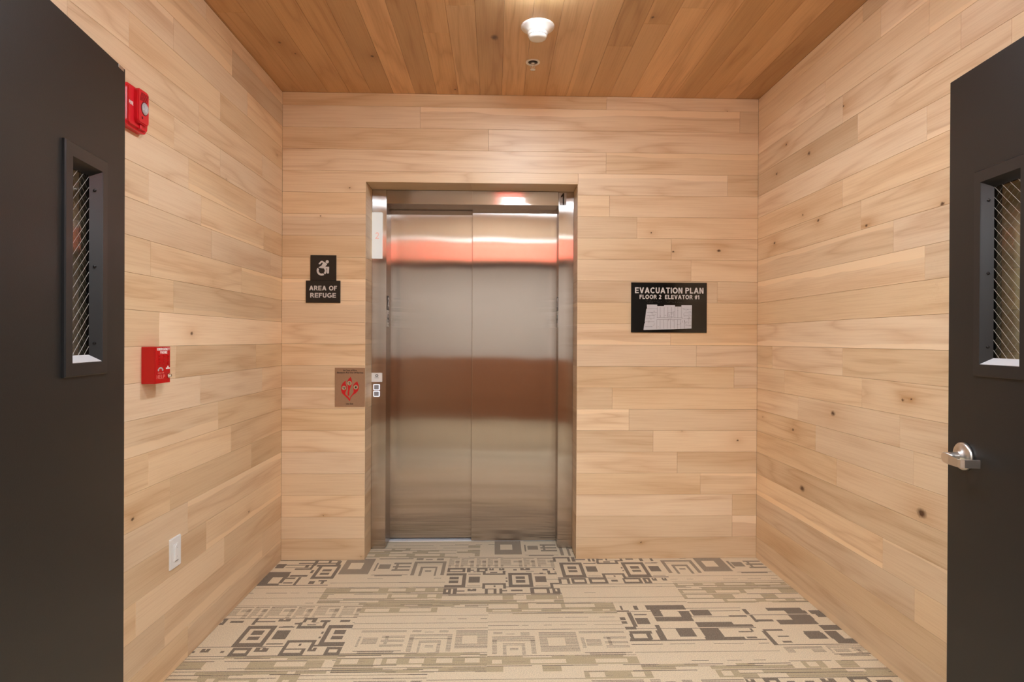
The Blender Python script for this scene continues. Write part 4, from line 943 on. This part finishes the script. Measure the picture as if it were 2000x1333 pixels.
for y, lab in ((-1.215, 'bright round white ceiling lamp glowing at the top edge of view'), (-2.45, 'second round white ceiling lamp, nearer the double doors')):
    t = empty('ceiling_lamp', T(1.43, y, H)); tag(t, lab, 'ceiling light', 'round ceiling lamps')
    obj('housing', lathe([(.125, 0), (.125, -.010), (.118, -.012)], 48), M['white_plastic'], t, None, True)
    obj('diffuser', lathe([(.116, -.010), (.116, -.026), (.106, -.034), (.06, -.038)], 48), M['lamp_diffuser'], t, None, True)

# ------------------------------------------------------------------ exit sign over the doors (seen in the steel), unseen hall fill lights added
t = empty('exit_sign', frame((1.39, Y0, 2.207), (-1, 0, 0), (0, -1, 0), (0, 0, 1))); tag(t, 'lit red exit sign above the double doors', 'exit sign')
obj('housing', box(-.16, .16, -.045, 0, 0, .285, .004), M['white_plastic'], t)
obj('lit_face', box(-.155, .155, -.048, -.045, .005, .215, .001), M['exit_red'], t)
obj('lamp_strip', box(-.155, .155, -.048, -.045, .225, .262, .001), M['exit_white'], t)
caps('lettering', 'EXIT', -.13, .13, .035, .185, -.048, M['exit_letter'], t, .001, .16)
for i, x in enumerate((.3, 2.4)):
    for y in (-4.3,):
        t = empty('hall_fill_panel', T(x, y, 2.62)); tag(t, 'unseen fill panel added on the hall ceiling, %s one' % ('left', 'right')[i], 'ceiling light', 'added hall fill panels')
        obj('frame', box(-.31, .31, -.31, .31, -.012, 0, .003), M['white_plastic'], t)
        obj('diffuser', box(-.29, .29, -.29, .29, -.016, -.012), M['hall_fill'], t)

# ------------------------------------------------------------------ the two black doors, opened past ninety degrees
def sill_highlight_bm(a0, a1, c0):
    """thin sloping strip, added as the highlight on the lower return of the glazing frame"""
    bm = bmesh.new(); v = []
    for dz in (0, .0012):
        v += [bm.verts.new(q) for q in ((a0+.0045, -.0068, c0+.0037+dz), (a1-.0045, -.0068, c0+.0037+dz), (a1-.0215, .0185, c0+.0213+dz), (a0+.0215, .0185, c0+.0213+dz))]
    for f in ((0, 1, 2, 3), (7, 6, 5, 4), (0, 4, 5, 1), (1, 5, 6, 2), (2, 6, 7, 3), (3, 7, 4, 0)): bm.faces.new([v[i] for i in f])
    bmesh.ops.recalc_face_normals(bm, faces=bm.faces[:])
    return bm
def door(n, hinge, free, side):
    """local x runs from the free edge to the hinge, the visible face is at local y = 0 facing -y"""
    Hh, Fr = Vector((*hinge, 0)), Vector((*free, 0)); u = (Hh-Fr).normalized(); wd = (Hh-Fr).length
    z = Vector((0, 0, 1))
    nrm = Vector((-u.y, u.x, 0))
    if (nrm.x > 0) != (side == 'left'): nrm = -nrm         # towards the room
    ey = -nrm
    mw = frame(Fr, u, ey, z)
    t = empty(f'door_{n}', mw); tag(t, f'black steel door leaf with wired glass slit standing open on the {side}', kind='structure')
    Q = Matrix.Identity(4)
    a0, a1, c0, c1 = .150, .309, 1.230, 1.777              # glass opening
    th, top, bot = .045, 2.134, .012
    # leaf with a through hole
    bm = bmesh.new()
    xs = [0, a0, a1, wd]; zs = [bot, c0, c1, top]
    F = [[bm.verts.new((x, 0, zz)) for zz in zs] for x in xs]; B = [[bm.verts.new((x, th, zz)) for zz in zs] for x in xs]
    for i in range(3):
        for j in range(3):
            if i == 1 and j == 1: continue
            bm.faces.new((F[i][j], F[i+1][j], F[i+1][j+1], F[i][j+1])); bm.faces.new((B[i][j], B[i][j+1], B[i+1][j+1], B[i+1][j]))
    for i in range(3):
        for j in (0, 3): bm.faces.new((F[i][j], F[i+1][j], B[i+1][j], B[i][j]))
        for q in (0, 3): bm.faces.new((F[q][i], F[q][i+1], B[q][i+1], B[q][i]))
    bm.faces.new((F[1][1], F[2][1], B[2][1], B[1][1])); bm.faces.new((F[1][2], F[2][2], B[2][2], B[1][2]))
    bm.faces.new((F[1][1], F[1][2], B[1][2], B[1][1])); bm.faces.new((F[2][1], F[2][2], B[2][2], B[2][1]))
    bmesh.ops.recalc_face_normals(bm, faces=bm.faces[:])
    es = [e for e in bm.edges if (abs(e.verts[0].co.x) < 1e-6 and abs(e.verts[1].co.x) < 1e-6 and abs(e.verts[0].co.y-e.verts[1].co.y) < 1e-6) or
          (abs(e.verts[0].co.z-top) < 1e-6 and abs(e.verts[1].co.z-top) < 1e-6 and abs(e.verts[0].co.y-e.verts[1].co.y) < 1e-6 and abs(e.verts[0].co.y) < 1e-6)]
    bmesh.ops.bevel(bm, geom=es, offset=.0016, segments=2, affect='EDGES')
    obj('leaf', bm, M['door'], t)
    # glazing frame: flange proud of the leaf, square return down to the glass
    o0, o1, q0, q1 = .124, .340, 1.197, 1.811; pr = .009
    for face in (0, 1):
        bm = bmesh.new(); rings_ = []
        i_ = .0015
        for (xa, xb, za, zb), y in (((o0, o1, q0, q1), -.0), ((o0, o1, q0, q1), -pr+.003), ((o0+.003, o1-.003, q0+.003, q1-.003), -pr), ((a0+i_+.001, a1-i_-.001, c0+i_+.001, c1-i_-.001), -pr), ((a0+i_+.002, a1-i_-.002, c0+i_+.002, c1-i_-.002), -pr+.002), ((a0+.021, a1-.021, c0+.021, c1-.021), .0185)):
            yy = y if face == 0 else th-y
            rings_.append([bm.verts.new(p_) for p_ in ((xa, yy, za), (xb, yy, za), (xb, yy, zb), (xa, yy, zb))])
        for r0, r1 in zip(rings_, rings_[1:]):
            for k in range(4): bm.faces.new((r0[k], r0[(k+1) % 4], r1[(k+1) % 4], r1[k]))
        bmesh.ops.recalc_face_normals(bm, faces=bm.faces[:])
        lf = obj('lite_frame', bm, M['door_trim'], t)
        if face == 0:
            for zz in (1.285, 1.5025, 1.7185):
                for X, ex in ((a0+i_+.002, (0, 1, 0)), (a1-i_-.002, (0, -1, 0))):
                    ez = (1, 0, 0) if X < .2 else (-1, 0, 0)
                    obj('screw', lathe([(.0042, -.0005), (.0042, .0008), (.003, .0018), (.001, .0016)], 12), M['screw'], lf,
                        frame((X+(.0125 if X < .2 else -.0125), .006, zz), (.62, .78, 0) if X < .2 else (-.62, .78, 0), (0, 0, 1) if X < .2 else (0, 0, -1), (.78, -.62, 0) if X < .2 else (-.78, -.62, 0)), True)
    si = obj('sill_highlight_strip', sill_highlight_bm(a0, a1, c0), M['aluminium'], t); si['label'] = 'bright strip standing in for the highlight under the glass'  # pale metal laid over the black frame return to imitate its lamp highlight
    gp = obj('glass_pane', box(a0+.0025, a1-.0025, .0195, .0255, c0+.0025, c1-.0025), M['glass'], t)
    bm = bmesh.new(); sp = .0175
    xa, xb, za, zb = a0+.018, a1-.018, c0+.018, c1-.018
    for dr, rad in ((-1, .00055), (1, .00025)):
        k = za-(xb-xa)*1.0
        while k < zb+(xb-xa):
            # line z = k + s*(x - xa) clipped to the pane
            s = dr*1.0; p0, p1 = [xa, k if dr > 0 else k+(xb-xa)], [xb, k+(xb-xa) if dr > 0 else k]
            pts = []
            for q in np.linspace(0, 1, 2):
                pts.append((p0[0]+(p1[0]-p0[0])*q, p0[1]+(p1[1]-p0[1])*q))
            (ax, az), (bx_, bz) = pts; t0, t1 = 0., 1.
            dz = bz-az
            if dz > 0: t0, t1 = max(t0, (za-az)/dz), min(t1, (zb-az)/dz)
            else: t0, t1 = max(t0, (zb-az)/dz), min(t1, (za-az)/dz)
            if t1 > t0+.02:
                f_ = lambda q: (ax+(bx_-ax)*q, .0192 if dr < 0 else .0258, az+dz*q)
                tube([f_(t0), f_(t1)], rad, 4, bm)
            k += .030
    wm = obj('wire_mesh', bm, M['wire'], gp); wm['kind'] = 'stuff'
    return t
dl = door(1, (.2505, -2.83), (.096, -1.659), 'left')
dr_ = door(2, (2.602, -2.83), (2.707, -1.663), 'right')
# lever handle of the right door
hd = empty('lever_handle', None); hd.parent = dr_; hd.matrix_local = T(.079, 0, .946); hd['label'] = 'satin nickel lever handle'
rs = lathe([(.043, 0), (.043, .007), (.040, .010), (.036, .012), (.016, .015), (.0155, .022)], 40)
obj('rose', rs, M['satin_nickel'], hd, frame((0, 0, 0), (1, 0, 0), (0, 0, 1), (0, -1, 0)), True)
obj('spindle_sleeve', lathe([(.0125, .012), (.0125, .040), (.0110, .062)], 28), M['satin_nickel'], hd, frame((0, 0, 0), (1, 0, 0), (0, 0, 1), (0, -1, 0)), True)
bm = bmesh.new()                                            # flat lever: rounded at the spindle, bent back to the door at the far end
arc = [(-.016+.0*i, 0) for i in range(1)]
path = [(-.014, -.058), (.0, -.062), (.03, -.0655), (.072, -.066), (.080, -.063), (.083, -.055), (.085, -.012)]
hts = [.0085, .0145, .0145, .0125, .0125, .0125, .0125]
th = .0055; rin = []
for i, (x, y) in enumerate(path):
    d = Vector((path[min(i+1, 6)][0]-path[max(i-1, 0)][0], path[min(i+1, 6)][1]-path[max(i-1, 0)][1])).normalized(); nn = Vector((-d.y, d.x))*th/2
    zc = -.004-.004*min(1, max(0, x)/.08)
    rin.append([bm.verts.new((x+nn.x, y+nn.y, zc-hts[i])), bm.verts.new((x+nn.x, y+nn.y, zc+hts[i])), bm.verts.new((x-nn.x, y-nn.y, zc+hts[i])), bm.verts.new((x-nn.x, y-nn.y, zc-hts[i]))])
for a, b_ in zip(rin, rin[1:]):
    for k in range(4): bm.faces.new((a[k], a[(k+1) % 4], b_[(k+1) % 4], b_[k]))
bm.faces.new(rin[0][::-1]); bm.faces.new(rin[-1])
bmesh.ops.recalc_face_normals(bm, faces=bm.faces[:])
bmesh.ops.bevel(bm, geom=bm.edges[:], offset=.0008, segments=1, affect='EDGES')
obj('lever', bm, M['satin_nickel'], hd)
# flush bolt scrape plate at the top of the left door
obj('bolt_plate', box(.012, .045, -.0012, 0, 2.122, 2.131, .0004), M['satin_nickel'], dl)
bpy.context.view_layer.update()
